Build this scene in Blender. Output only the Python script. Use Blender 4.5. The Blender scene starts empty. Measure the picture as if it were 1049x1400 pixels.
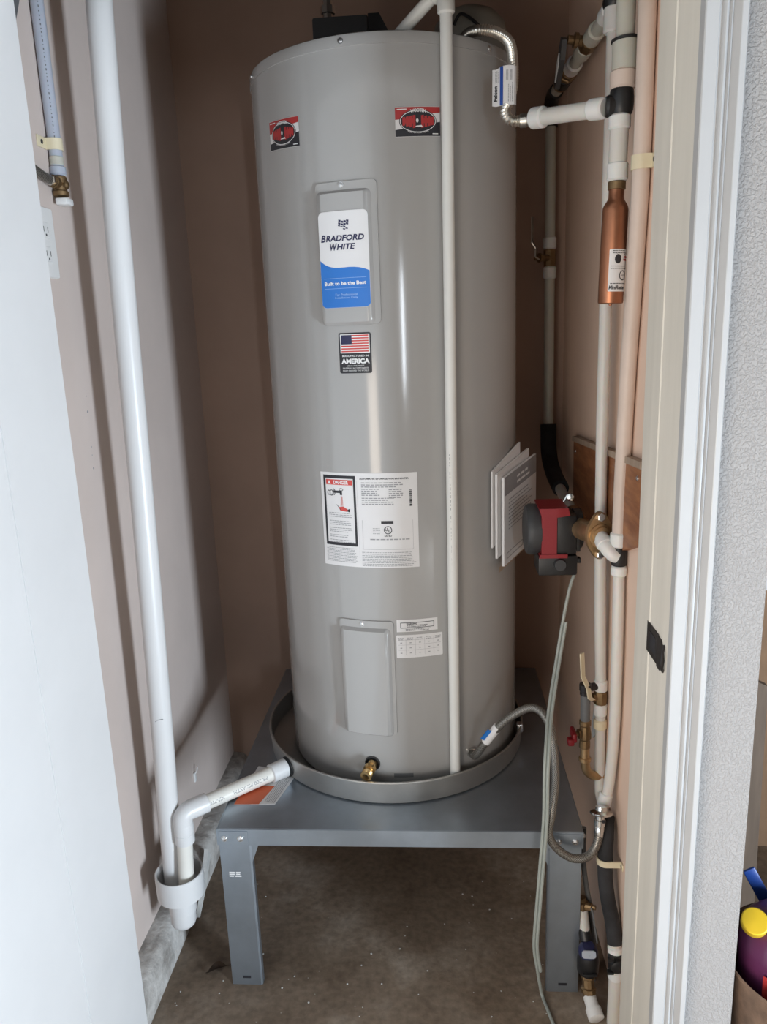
import bpy, bmesh, math, random
from mathutils import Vector, Matrix
random.seed(7)
SC = bpy.context.scene
COL = SC.collection
PI = math.pi

# ------------------------------------------------------------------ camera, light, exposure
cd = bpy.data.cameras.new('camera')
cam = bpy.data.objects.new('camera', cd); COL.objects.link(cam)
cd.sensor_fit = 'VERTICAL'; cd.sensor_height = 36.0; cd.lens = 36.0 * 1049 / 1400
cd.clip_start = 0.02
RX, RY, RZ = (0.99718, -0.02100, -0.07202), (0.06524, -0.23131, 0.97069), (-0.03705, -0.97265, -0.22928)
# rows: world axes in (right, down, forward); camera axes are (right, up, back)
cam.matrix_world = Matrix((
    (RX[0], -RX[1], -RX[2], 0.0),
    (RY[0], -RY[1], -RY[2], 0.0),
    (RZ[0], -RZ[1], -RZ[2], 1.40),
    (0, 0, 0, 1)))
SC.camera = cam
SC.view_settings.view_transform = 'Standard'
SC.view_settings.look = 'None'
SC.view_settings.gamma = 1.0
SC.view_settings.use_curve_mapping = False
SC.view_settings.exposure = 0.0
SC.cycles.use_denoising = True
SC.cycles.max_bounces = 10
SC.cycles.diffuse_bounces = 6
SC.cycles.glossy_bounces = 5
SC.cycles.caustics_reflective = False
SC.cycles.sample_clamp_indirect = 6.0

world = bpy.data.worlds.new('world'); SC.world = world; world.use_nodes = True
bg = world.node_tree.nodes['Background']
bg.inputs[0].default_value = (0.72, 0.84, 1.0, 1); bg.inputs[1].default_value = 1.0

def area(name, loc, look, sx, sy, power, color):
    l = bpy.data.lights.new(name, 'AREA'); l.shape = 'RECTANGLE'; l.size = sx; l.size_y = sy
    l.energy = power; l.color = color
    o = bpy.data.objects.new(name, l); COL.objects.link(o); o.location = loc
    d = Vector(look) - Vector(loc)
    o.rotation_euler = d.to_track_quat('-Z', 'Y').to_euler()
    return o
# daylight through the low side opening on the right, the slim window behind the camera, and an added warm fill
area('side_door_daylight', (2.08, -0.76, 0.50), (1.08, -0.76, 0.50), 0.44, 0.94, 138, (0.76, 0.88, 1.0))
area('added_warm_fill', (-0.72, -0.72, 0.80), (0.28, -0.72, 0.80), 1.50, 0.90, 39, (1.0, 0.85, 0.70))  # added warm lamp on the left to lift the right wall and tank
area('window_daylight', (1.27, -4.17, 1.40), (1.27, -3.17, 1.40), 0.16, 1.05, 26, (0.84, 0.92, 1.0))

# ------------------------------------------------------------------ materials
def mat(name, col, rough=0.5, metal=0.0, spec=0.5, noise=0.0, nscale=8.0, bump=0.0, bscale=60.0, col2=None,
        trans=0.0, sss=0.0, coat=0.0, nlo=0.35, nhi=0.65, rvar=0.0, aniso=None, bdist=0.002):
    m = bpy.data.materials.new(name); m.use_nodes = True
    nt = m.node_tree; N = nt.nodes; L = nt.links
    b = N['Principled BSDF']
    b.inputs['Base Color'].default_value = (*col, 1)
    b.inputs['Roughness'].default_value = rough
    b.inputs['Metallic'].default_value = metal
    b.inputs['Specular IOR Level'].default_value = spec
    if trans: b.inputs['Transmission Weight'].default_value = trans
    if coat: b.inputs['Coat Weight'].default_value = coat; b.inputs['Coat Roughness'].default_value = 0.15
    if sss:
        b.inputs['Subsurface Weight'].default_value = sss; b.inputs['Subsurface Scale'].default_value = 0.004
    tc = N.new('ShaderNodeTexCoord'); src = tc.outputs['Object']
    if aniso:
        mp = N.new('ShaderNodeMapping'); mp.inputs['Scale'].default_value = aniso
        L.new(src, mp.inputs['Vector']); src = mp.outputs['Vector']
    if noise or col2:
        n = N.new('ShaderNodeTexNoise'); n.inputs['Scale'].default_value = nscale; n.inputs['Detail'].default_value = 6
        n.inputs['Roughness'].default_value = 0.6
        L.new(src, n.inputs['Vector'])
        r = N.new('ShaderNodeValToRGB')
        r.color_ramp.elements[0].position = nlo; r.color_ramp.elements[1].position = nhi
        c2 = col2 if col2 else tuple(min(1, c * (1 + noise)) for c in col)
        c1 = col if col2 else tuple(c * (1 - noise) for c in col)
        r.color_ramp.elements[0].color = (*c1, 1); r.color_ramp.elements[1].color = (*c2, 1)
        L.new(n.outputs['Fac'], r.inputs['Fac']); L.new(r.outputs['Color'], b.inputs['Base Color'])
        if rvar:
            mr = N.new('ShaderNodeMapRange'); mr.inputs['To Min'].default_value = rough - rvar; mr.inputs['To Max'].default_value = rough + rvar
            L.new(n.outputs['Fac'], mr.inputs['Value']); L.new(mr.outputs['Result'], b.inputs['Roughness'])
    if bump:
        n2 = N.new('ShaderNodeTexNoise'); n2.inputs['Scale'].default_value = bscale; n2.inputs['Detail'].default_value = 4
        L.new(src, n2.inputs['Vector'])
        bp = N.new('ShaderNodeBump'); bp.inputs['Strength'].default_value = bump; bp.inputs['Distance'].default_value = bdist
        L.new(n2.outputs['Fac'], bp.inputs['Height']); L.new(bp.outputs['Normal'], b.inputs['Normal'])
    return m

def srgb(r, g, b):
    f = lambda c: ((c / 255 + 0.055) / 1.055) ** 2.4 if c > 10 else c / 255 / 12.92
    return (f(r), f(g), f(b))

M = {}
M['drywall_lit'] = mat('lit_drywall_copy', (0.78, 0.58, 0.46), 0.8, noise=0.05, nscale=2.5, bump=0.08, bscale=90, spec=0.3)  # drywall copy lightened and warmed in place of fill on the right wall
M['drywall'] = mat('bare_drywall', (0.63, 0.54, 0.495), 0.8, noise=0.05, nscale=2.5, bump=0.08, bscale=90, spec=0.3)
M['drywall_shade'] = mat('shade_brown_drywall', (0.44, 0.31, 0.245), 0.8, noise=0.06, nscale=2.5, bump=0.08, bscale=90, spec=0.3)  # drywall copy with the closet's warm inner shade put into its colour
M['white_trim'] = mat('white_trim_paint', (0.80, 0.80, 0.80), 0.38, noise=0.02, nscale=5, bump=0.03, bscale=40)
M['casing'] = mat('darkened_casing_paint', (0.44, 0.44, 0.44), 0.38, noise=0.02, nscale=5)  # white trim paint, copy darkened to offset the strong light on the casing
M['cream_trim'] = mat('cream_trim_paint', (0.72, 0.68, 0.60), 0.45, noise=0.05, nscale=4, bump=0.12, bscale=30, aniso=(6, 6, 0.4))
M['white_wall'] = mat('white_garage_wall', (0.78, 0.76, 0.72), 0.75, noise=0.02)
M['warm_fill_wall'] = mat('tan_garage_wall', (0.24, 0.20, 0.165), 0.8, noise=0.1)  # unseen walls, tint chosen to send warm fill into the closet
M['ceil'] = mat('darkened_ceiling', (0.06, 0.055, 0.05), 0.85, noise=0.02)  # unseen ceiling kept near black to dim the upper closet
M['gar_floor'] = mat('garage_concrete', (0.42, 0.37, 0.32), 0.7, noise=0.15, nscale=3)  # unseen floor made pale to bounce light into the closet
M['tank'] = mat('grey_enamel', (0.385, 0.378, 0.368), 0.125, noise=0.012, nscale=2.0, bump=0.035, bscale=3.2, coat=0.0, aniso=(1, 1, 0.35), bdist=0.01)
M['galv'] = mat('galvanized_steel', (0.37, 0.42, 0.475), 0.36, metal=0.85, noise=0.10, nscale=9, bump=0.03, bscale=20, rvar=0.08)
M['pan'] = mat('galvanized_pan', (0.44, 0.43, 0.41), 0.42, metal=0.85, noise=0.08, nscale=8, rvar=0.06)
M['pvc'] = mat('white_pvc', (0.70, 0.70, 0.70), 0.33, noise=0.03, nscale=4, aniso=(1, 1, 0.3))
M['pvc_dirty'] = mat('scuffed_white_pvc', (0.78, 0.76, 0.70), 0.38, noise=0.06, nscale=7)
M['cpvc'] = mat('cream_white_pipe', (0.76, 0.76, 0.73), 0.38, noise=0.02)
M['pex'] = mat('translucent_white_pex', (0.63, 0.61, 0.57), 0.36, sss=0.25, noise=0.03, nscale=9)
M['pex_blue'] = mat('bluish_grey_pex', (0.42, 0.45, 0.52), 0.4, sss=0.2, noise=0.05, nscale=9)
M['pex_darker'] = mat('darker_white_pex', (0.50, 0.49, 0.43), 0.4, sss=0.2, noise=0.05, nscale=9)  # white pex in a darker, yellower tone
M['pex_tan'] = mat('tan_painted_pex', (0.62, 0.51, 0.44), 0.45, noise=0.04, nscale=12)
M['ring'] = mat('white_expansion_ring', (0.72, 0.72, 0.70), 0.4, sss=0.2, noise=0.02)
M['black'] = mat('black_plastic', (0.012, 0.012, 0.013), 0.42, noise=0.2)
M['dkgrey'] = mat('charcoal_plastic', (0.045, 0.046, 0.048), 0.5, noise=0.15)
M['foam'] = mat('black_pipe_insulation', (0.02, 0.02, 0.022), 0.85, noise=0.4, nscale=20, bump=0.3, bscale=120)
M['red'] = mat('red_plastic', (0.25, 0.008, 0.014), 0.42, noise=0.05)
M['copper'] = mat('copper', (0.36, 0.155, 0.085), 0.38, metal=0.9, noise=0.12, nscale=14, rvar=0.08)
M['brass'] = mat('brass', (0.60, 0.40, 0.18), 0.32, metal=0.95, noise=0.12, nscale=20)
M['brass_old'] = mat('tarnished_brass', (0.25, 0.165, 0.085), 0.45, metal=0.85, noise=0.25, nscale=30)
M['bronze'] = mat('bronze_casting', (0.48, 0.32, 0.17), 0.40, metal=0.85, noise=0.2, nscale=30, bump=0.2, bscale=200)
M['chrome'] = mat('chrome', (0.72, 0.72, 0.70), 0.16, metal=1.0, noise=0.04)
M['steel'] = mat('stainless_corrugated', (0.62, 0.60, 0.55), 0.28, metal=0.95, noise=0.08, nscale=20)
M['screw'] = mat('zinc_screw', (0.66, 0.66, 0.66), 0.25, metal=0.9, noise=0.05)
M['paper'] = mat('white_label_paper', (0.74, 0.73, 0.73), 0.5, noise=0.015)
M['white_ink'] = mat('white_ink', (0.80, 0.80, 0.80), 0.5, noise=0.01)
M['ink'] = mat('black_ink', (0.02, 0.02, 0.025), 0.5, noise=0.1)
M['grey_ink'] = mat('grey_ink', (0.30, 0.30, 0.31), 0.6, noise=0.1)
M['navy'] = mat('navy_ink', (0.02, 0.022, 0.075), 0.45, noise=0.05)
M['blue'] = mat('blue_ink', (0.02, 0.17, 0.56), 0.35, noise=0.04)
M['lblue'] = mat('light_blue_ink', (0.35, 0.52, 0.80), 0.4, noise=0.02)
M['red_ink'] = mat('red_ink', (0.42, 0.03, 0.03), 0.5, noise=0.05)
M['lred_ink'] = mat('warning_red_ink', (0.60, 0.07, 0.06), 0.5, noise=0.04)
M['dk_red'] = mat('dark_red_ink', (0.22, 0.015, 0.015), 0.5, noise=0.05)
M['orange'] = mat('orange_paper', (0.62, 0.13, 0.05), 0.6, noise=0.04)
M['wood'] = mat('stained_wood', (0.20, 0.070, 0.030), 0.5, col2=(0.36, 0.15, 0.06), nscale=10, aniso=(1, 1, 6), bump=0.1, bscale=30)
M['ivory'] = mat('ivory_plastic', (0.70, 0.62, 0.44), 0.45, noise=0.03)
M['white_pl'] = mat('white_plastic', (0.76, 0.76, 0.75), 0.4, noise=0.02)
M['bronze_dk'] = mat('dark_oiled_bronze', (0.05, 0.045, 0.045), 0.35, metal=0.7, noise=0.2, nscale=30)
M['cord'] = mat('grey_green_cord', (0.34, 0.37, 0.34), 0.5, noise=0.04)
M['grey_pl'] = mat('grey_plastic', (0.14, 0.145, 0.15), 0.5, noise=0.1)
M['taupe'] = mat('taupe_enamel', (0.30, 0.28, 0.24), 0.5, noise=0.05)
M['card'] = mat('cardboard', (0.36, 0.22, 0.13), 0.8, noise=0.08, nscale=12)
M['basket'] = mat('brown_woven_hide', (0.20, 0.13, 0.09), 0.75, noise=0.25, nscale=30, bump=0.3, bscale=90)
M['purple'] = mat('purple_plastic', (0.13, 0.03, 0.10), 0.28, noise=0.15, nscale=9)
M['yellow'] = mat('yellow_plastic', (0.80, 0.55, 0.03), 0.4, noise=0.04)
M['blue_pl'] = mat('blue_plastic', (0.02, 0.07, 0.32), 0.35, noise=0.05)
M['leaf'] = mat('dry_leaf', (0.06, 0.035, 0.02), 0.8, noise=0.3, nscale=40)
M['plaster'] = mat('torn_gypsum', (0.62, 0.62, 0.60), 0.85, noise=0.1, nscale=40, bump=0.4, bscale=150)
M['panel'] = mat('brown_panel', (0.17, 0.12, 0.085), 0.7, noise=0.15, nscale=8, aniso=(6, 6, 0.6))
M['board'] = mat('pale_board', (0.36, 0.27, 0.20), 0.7, noise=0.15, nscale=8, aniso=(6, 6, 0.6))

def floor_material():
    m = bpy.data.materials.new('stained_concrete_floor'); m.use_nodes = True
    N = m.node_tree.nodes; L = m.node_tree.links; b = N['Principled BSDF']
    tc = N.new('ShaderNodeTexCoord')
    n1 = N.new('ShaderNodeTexNoise'); n1.inputs['Scale'].default_value = 3.2; n1.inputs['Detail'].default_value = 9; n1.inputs['Roughness'].default_value = 0.65
    n2 = N.new('ShaderNodeTexNoise'); n2.inputs['Scale'].default_value = 60; n2.inputs['Detail'].default_value = 6
    n3 = N.new('ShaderNodeTexVoronoi'); n3.inputs['Scale'].default_value = 45
    for n in (n1, n2, n3): L.new(tc.outputs['Object'], n.inputs['Vector'])
    r = N.new('ShaderNodeValToRGB'); e = r.color_ramp.elements
    e[0].position = 0.32; e[0].color = (0.175, 0.125, 0.087, 1); e[1].position = 0.68; e[1].color = (0.44, 0.37, 0.30, 1)
    k = e.new(0.5); k.color = (0.27, 0.205, 0.15, 1)
    L.new(n1.outputs['Fac'], r.inputs['Fac'])
    mx = N.new('ShaderNodeMix'); mx.data_type = 'RGBA'; mx.blend_type = 'MULTIPLY'; mx.inputs[0].default_value = 0.6
    r2 = N.new('ShaderNodeValToRGB'); r2.color_ramp.elements[0].position = 0.3; r2.color_ramp.elements[0].color = (0.5, 0.5, 0.5, 1); r2.color_ramp.elements[1].position = 0.62
    L.new(n2.outputs['Fac'], r2.inputs['Fac']); L.new(r.outputs['Color'], mx.inputs[6]); L.new(r2.outputs['Color'], mx.inputs[7])
    r3 = N.new('ShaderNodeValToRGB'); r3.color_ramp.elements[0].position = 0.0; r3.color_ramp.elements[0].color = (1, 1, 1, 1)
    r3.color_ramp.elements[1].position = 0.09; r3.color_ramp.elements[1].color = (0, 0, 0, 1)
    L.new(n3.outputs['Distance'], r3.inputs['Fac'])
    gate = N.new('ShaderNodeMath'); gate.operation = 'GREATER_THAN'; gate.inputs[1].default_value = 0.86
    sp = N.new('ShaderNodeSeparateColor'); L.new(n3.outputs['Color'], sp.inputs[0]); L.new(sp.outputs[0], gate.inputs[0])
    mul = N.new('ShaderNodeMath'); mul.operation = 'MULTIPLY'; L.new(r3.outputs['Color'], mul.inputs[0]); L.new(gate.outputs[0], mul.inputs[1])
    mx2 = N.new('ShaderNodeMix'); mx2.data_type = 'RGBA'; mx2.inputs[7].default_value = (0.55, 0.52, 0.46, 1)
    L.new(mul.outputs[0], mx2.inputs[0]); L.new(mx.outputs[2], mx2.inputs[6]); L.new(mx2.outputs[2], b.inputs['Base Color'])
    b.inputs['Roughness'].default_value = 0.62; b.inputs['Specular IOR Level'].default_value = 0.35
    bp = N.new('ShaderNodeBump'); bp.inputs['Strength'].default_value = 0.25; bp.inputs['Distance'].default_value = 0.004
    L.new(n2.outputs['Fac'], bp.inputs['Height']); L.new(bp.outputs['Normal'], b.inputs['Normal'])
    return m
M['floor'] = floor_material()
M['curb'] = mat('rough_pale_concrete', (0.30, 0.28, 0.26), 0.85, col2=(0.62, 0.60, 0.57), nscale=14, bump=0.5, bscale=70, nlo=0.38, nhi=0.6, bdist=0.006)

def texture_wall():
    m = bpy.data.materials.new('knockdown_texture_paint'); m.use_nodes = True
    N = m.node_tree.nodes; L = m.node_tree.links; b = N['Principled BSDF']
    b.inputs['Base Color'].default_value = (0.34, 0.325, 0.315, 1); b.inputs['Roughness'].default_value = 0.7
    tc = N.new('ShaderNodeTexCoord')
    n = N.new('ShaderNodeTexNoise'); n.inputs['Scale'].default_value = 240; n.inputs['Detail'].default_value = 3
    n.inputs['Distortion'].default_value = 0.6
    L.new(tc.outputs['Object'], n.inputs['Vector'])
    r = N.new('ShaderNodeValToRGB'); r.color_ramp.elements[0].position = 0.44; r.color_ramp.elements[1].position = 0.60
    L.new(n.outputs['Fac'], r.inputs['Fac'])
    bp = N.new('ShaderNodeBump'); bp.inputs['Strength'].default_value = 0.6; bp.inputs['Distance'].default_value = 0.0019
    L.new(r.outputs['Color'], bp.inputs['Height']); L.new(bp.outputs['Normal'], b.inputs['Normal'])
    return m
M['texwall'] = texture_wall()

def braid():
    m = bpy.data.materials.new('braided_stainless'); m.use_nodes = True
    N = m.node_tree.nodes; L = m.node_tree.links; b = N['Principled BSDF']
    b.inputs['Metallic'].default_value = 0.75; b.inputs['Roughness'].default_value = 0.4
    uv = N.new('ShaderNodeUVMap')
    outs = []
    for k in (1, -1):
        sp = N.new('ShaderNodeSeparateXYZ'); L.new(uv.outputs[0], sp.inputs[0])
        a = N.new('ShaderNodeMath'); a.operation = 'MULTIPLY'; a.inputs[1].default_value = 12 * k; L.new(sp.outputs[0], a.inputs[0])
        c = N.new('ShaderNodeMath'); c.operation = 'MULTIPLY_ADD'; c.inputs[1].default_value = 260.0; L.new(sp.outputs[1], c.inputs[0]); L.new(a.outputs[0], c.inputs[2])
        s = N.new('ShaderNodeMath'); s.operation = 'MULTIPLY'; s.inputs[1].default_value = 2 * PI; L.new(c.outputs[0], s.inputs[0])
        q = N.new('ShaderNodeMath'); q.operation = 'SINE'; L.new(s.outputs[0], q.inputs[0]); outs.append(q)
    mx = N.new('ShaderNodeMath'); mx.operation = 'MAXIMUM'; L.new(outs[0].outputs[0], mx.inputs[0]); L.new(outs[1].outputs[0], mx.inputs[1])
    r = N.new('ShaderNodeValToRGB'); r.color_ramp.elements[0].color = (0.06, 0.055, 0.045, 1); r.color_ramp.elements[1].color = (0.34, 0.32, 0.29, 1)
    L.new(mx.outputs[0], r.inputs['Fac']); L.new(r.outputs['Color'], b.inputs['Base Color'])
    return m
M['braid'] = braid()

# ------------------------------------------------------------------ mesh helpers
def wpos(o):
    v = Vector((0, 0, 0))
    while o is not None: v += o.location; o = o.parent
    return v

class MB:
    """collects geometry in world coordinates; build() links it as ONE mesh object"""
    def __init__(s): s.v = []; s.f = []; s.mi = []; s.uv = {}; s.cm = 0
    def add(s, vs, fs, uv=None):
        o = len(s.v); s.v += [tuple(p) for p in vs]
        for k, f in enumerate(fs):
            if uv: s.uv[len(s.f)] = uv[k]
            s.f.append(tuple(i + o for i in f)); s.mi.append(s.cm)
        return s
    def box(s, x0, x1, y0, y1, z0, z1, bev=0.0, rot=None, pivot=None, seg=2):
        bm = bmesh.new(); bmesh.ops.create_cube(bm, size=1)
        for v in bm.verts:
            v.co = Vector(((x0 + x1) / 2 + v.co.x * (x1 - x0), (y0 + y1) / 2 + v.co.y * (y1 - y0), (z0 + z1) / 2 + v.co.z * (z1 - z0)))
        if bev: bmesh.ops.bevel(bm, geom=bm.edges[:] + bm.verts[:], offset=bev, segments=seg, affect='EDGES', profile=0.5)
        if rot is not None:
            pv = Vector(pivot) if pivot else Vector(((x0 + x1) / 2, (y0 + y1) / 2, (z0 + z1) / 2))
            for v in bm.verts: v.co = pv + rot @ (v.co - pv)
        s.bm(bm); return s
    def bm(s, bm):
        bm.verts.index_update()
        s.add([v.co[:] for v in bm.verts], [[v.index for v in f.verts] for f in bm.faces]); bm.free(); return s
    def lathe(s, p0, d, prof, seg=20, cap=True, ref=None):
        """prof: list of (distance along d, radius)"""
        p0 = Vector(p0); d = Vector(d).normalized()
        a = (Vector(ref) if ref else (Vector((0, 0, 1)) if abs(d.z) < 0.9 else Vector((1, 0, 0))))
        a = (a - d * a.dot(d)).normalized(); b = d.cross(a)
        vs = []; fs = []
        for (t, r) in prof:
            for k in range(seg):
                q = 2 * PI * k / seg
                vs.append(p0 + d * t + (a * math.cos(q) + b * math.sin(q)) * r)
        n = len(prof)
        for i in range(n - 1):
            for k in range(seg):
                k2 = (k + 1) % seg
                fs.append((i * seg + k, i * seg + k2, (i + 1) * seg + k2, (i + 1) * seg + k))
        if cap:
            if prof[0][1] > 1e-5: fs.append(tuple(range(seg))[::-1])
            if prof[-1][1] > 1e-5: fs.append(tuple((n - 1) * seg + k for k in range(seg)))
        return s.add(vs, fs)
    def cyl(s, p0, p1, r, seg=18, ch=0.0, r2=None):
        p0 = Vector(p0); p1 = Vector(p1); h = (p1 - p0).length; r2 = r if r2 is None else r2
        if ch: pr = [(0, r - ch), (ch, r), (h - ch, r2), (h, r2 - ch)]
        else: pr = [(0, r), (h, r2)]
        return s.lathe(p0, p1 - p0, pr, seg)
    def tube(s, path, r, seg=14, cap=True, uvs=False):
        P = [Vector(p) for p in path]; n = len(P)
        R = r if isinstance(r, (list, tuple)) else [r] * n
        T = []
        for i in range(n):
            T.append((P[min(i + 1, n - 1)] - P[max(i - 1, 0)]).normalized())
        a = Vector((0, -1, 0.1)); a = (a - T[0] * a.dot(T[0]))
        if a.length < 0.05: a = Vector((1, 0, 0)) - T[0] * T[0].x
        a.normalize()
        vs = []; fs = []; uv = []; ln = [0.0]
        for i in range(n):
            if i:
                a = (a - T[i] * a.dot(T[i])).normalized(); ln.append(ln[-1] + (P[i] - P[i - 1]).length)
            b = T[i].cross(a)
            for k in range(seg):
                q = 2 * PI * k / seg
                vs.append(P[i] + (a * math.cos(q) + b * math.sin(q)) * R[i])
        for i in range(n - 1):
            for k in range(seg):
                k2 = (k + 1) % seg
                fs.append((i * seg + k, i * seg + k2, (i + 1) * seg + k2, (i + 1) * seg + k))
                if uvs: uv.append(((k / seg, ln[i]), ((k + 1) / seg, ln[i]), ((k + 1) / seg, ln[i + 1]), (k / seg, ln[i + 1])))
        if cap:
            fs.append(tuple(range(seg))[::-1]); fs.append(tuple((n - 1) * seg + k for k in range(seg)))
            if uvs: uv += [tuple((0, 0) for _ in range(seg))] * 2
        return s.add(vs, fs, uv if uvs else None)
    def prism(s, poly, axis, t0, t1):
        """extrude a 2D polygon: axis 'z' -> (x,y), 'y' -> (x,z), 'x' -> (y,z)"""
        f = {'z': lambda p, t: (p[0], p[1], t), 'y': lambda p, t: (p[0], t, p[1]), 'x': lambda p, t: (t, p[0], p[1])}[axis]
        n = len(poly)
        vs = [f(p, t0) for p in poly] + [f(p, t1) for p in poly]
        fs = [tuple(range(n))[::-1], tuple(range(n, 2 * n))] + [(i, (i + 1) % n, n + (i + 1) % n, n + i) for i in range(n)]
        return s.add(vs, fs)
    def build(s, name, m, parent=None, smooth=True, angle=35, label=None, kind=None):
        me = bpy.data.meshes.new(name); me.from_pydata(s.v, [], s.f)
        ms = m if isinstance(m, (list, tuple)) else [m]
        for x in ms: me.materials.append(M[x] if isinstance(x, str) else x)
        if len(ms) > 1: me.polygons.foreach_set('material_index', s.mi)
        if s.uv:
            u = me.uv_layers.new(name='UVMap')
            for p in me.polygons:
                if p.index in s.uv:
                    for li, c in zip(p.loop_indices, s.uv[p.index]): u.data[li].uv = c
        bm = bmesh.new(); bm.from_mesh(me)
        bmesh.ops.recalc_face_normals(bm, faces=bm.faces[:])
        if smooth:
            for f in bm.faces: f.smooth = True
            ca = math.radians(angle)
            for e in bm.edges:
                e.smooth = len(e.link_faces) == 2 and e.calc_face_angle(0) < ca
        bm.to_mesh(me); bm.free(); me.update()
        o = bpy.data.objects.new(name, me); COL.objects.link(o)
        if parent is not None: o.parent = parent; o.location = -wpos(parent)
        if label: o['label'] = label
        if kind: o['kind'] = kind
        return o

def thing(name, label, cat, loc, group=None):
    o = bpy.data.objects.new(name, None); COL.objects.link(o); o.location = loc; o.empty_display_size = 0.05
    o['label'] = label; o['category'] = cat
    if group: o['group'] = group
    return o
def struct(o, label=None):
    o['kind'] = 'structure'
    if label: o['label'] = label
    return o
def smooth_path(pts, n=8):
    P = [Vector(p) for p in pts]; out = []
    for i in range(len(P) - 1):
        p0 = P[max(i - 1, 0)]; p1 = P[i]; p2 = P[i + 1]; p3 = P[min(i + 2, len(P) - 1)]
        for k in range(n):
            t = k / n
            out.append(0.5 * ((2 * p1) + (p2 - p0) * t + (2 * p0 - 5 * p1 + 4 * p2 - p3) * t * t + (3 * p1 - p0 - 3 * p2 + p3) * t ** 3))
    out.append(P[-1]); return out
def resample(path, step):
    P = [Vector(p) for p in path]; L = [0]
    for i in range(1, len(P)): L.append(L[-1] + (P[i] - P[i - 1]).length)
    n = max(2, int(L[-1] / step)); out = []; j = 0
    for k in range(n + 1):
        t = L[-1] * k / n
        while j < len(P) - 2 and L[j + 1] < t: j += 1
        q = (t - L[j]) / max(1e-9, L[j + 1] - L[j]); out.append(P[j].lerp(P[j + 1], min(1, q)))
    return out
def lerp(a, b, t): return tuple(a[i] + (b[i] - a[i]) * t for i in range(3))

# ---- prints on surfaces: a map f(a, b, h) -> point; a to the right, b up, h outwards (metres)
TCX, TCY, TR = -0.099, 1.797, 0.280
def tankmap(th0, z0, R=TR):
    def f(a, b, h):
        th = math.radians(th0) + a / R
        return (TCX + (R + h) * math.sin(th), TCY - (R + h) * math.cos(th), z0 + b)
    return f
def flatmap(o, ax, up):
    o = Vector(o); ax = Vector(ax).normalized(); up = Vector(up); up = (up - ax * up.dot(ax)).normalized(); nn = ax.cross(up)
    return lambda a, b, h: tuple(o + ax * a + up * b + nn * h)
def pipemap(o, ax, front, R):
    """print running along a pipe: a along the axis, b around it, front = direction the print faces"""
    o = Vector(o); ax = Vector(ax).normalized(); fr = Vector(front); fr = (fr - ax * fr.dot(ax)).normalized(); up = fr.cross(ax)
    def f(a, b, h):
        q = b / R
        return tuple(o + ax * a + (fr * math.cos(q) + up * math.sin(q)) * (R + h))
    return f
def columns(a0, a1, b0, b1, cr, n):
    cols = []
    if cr > 0:
        for k in range(6):
            q = PI / 2 * k / 6; cols.append((a0 + cr * (1 - math.cos(q)), b0 + cr * (1 - math.sin(q)), b1 - cr * (1 - math.sin(q))))
    w = a1 - a0 - 2 * cr
    for k in range(n + 1): cols.append((a0 + cr + w * k / n, b0, b1))
    if cr > 0:
        for k in range(5, -1, -1):
            q = PI / 2 * k / 6; cols.append((a1 - cr * (1 - math.cos(q)), b0 + cr * (1 - math.sin(q)), b1 - cr * (1 - math.sin(q))))
    return cols
def sheet(mb, f, a0, a1, b0, b1, h=0.0004, cr=0.0, n=8, skew=0.0):
    c = columns(a0, a1, b0, b1, cr, n); vs = []
    for (a, lo, hi) in c: vs += [f(a, lo + skew * (a - a0), h), f(a, hi + skew * (a - a0), h)]
    mb.add(vs, [(2 * i, 2 * i + 2, 2 * i + 3, 2 * i + 1) for i in range(len(c) - 1)])
def slab(mb, f, a0, a1, b0, b1, h0, h1, cr=0.004, n=10, inset=0.0, cr2=None):
    c0 = columns(a0, a1, b0, b1, cr, n); c1 = columns(a0 + inset, a1 - inset, b0 + inset, b1 - inset, cr if cr2 is None else cr2, n)
    m = len(c0); lo0 = [f(a, l, h0) for a, l, h in c0]; hi0 = [f(a, h, h0) for a, l, h in c0]
    lo1 = [f(a, l, h1) for a, l, h in c1]; hi1 = [f(a, h, h1) for a, l, h in c1]
    vs = lo0 + hi0 + lo1 + hi1; fs = []
    for i in range(m - 1):
        fs.append((2 * m + i, 2 * m + i + 1, 3 * m + i + 1, 3 * m + i))
        fs.append((i, i + 1, 2 * m + i + 1, 2 * m + i)); fs.append((m + i + 1, m + i, 3 * m + i, 3 * m + i + 1))
    fs.append((0, 2 * m, 3 * m, m)); fs.append((m - 1, 2 * m - 1, 4 * m - 1, 3 * m - 1))
    mb.add(vs, fs)
def poly(mb, f, pts, h=0.0006):
    mb.add([f(a, b, h) for a, b in pts], [tuple(range(len(pts)))])
def ringp(mb, f, ca, cb, ra, rb, w, h=0.0006, n=28, q0=0.0, q1=2 * PI):
    vs = []
    for k in range(n + 1):
        q = q0 + (q1 - q0) * k / n; c, s_ = math.cos(q), math.sin(q)
        vs += [f(ca + ra * c, cb + rb * s_, h), f(ca + (ra - w) * c, cb + (rb - w) * s_, h)]
    mb.add(vs, [(2 * i, 2 * i + 2, 2 * i + 3, 2 * i + 1) for i in range(n)])
def disc(mb, f, ca, cb, ra, rb, h=0.0006, n=20):
    vs = []
    for k in range(n + 1):
        q = PI * k / n; a = ca - ra * math.cos(q); e = rb * math.sin(q)
        vs += [f(a, cb - e, h), f(a, cb + e, h)]
    mb.add(vs, [(2 * i, 2 * i + 2, 2 * i + 3, 2 * i + 1) for i in range(n)])
_tc = {}
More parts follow.
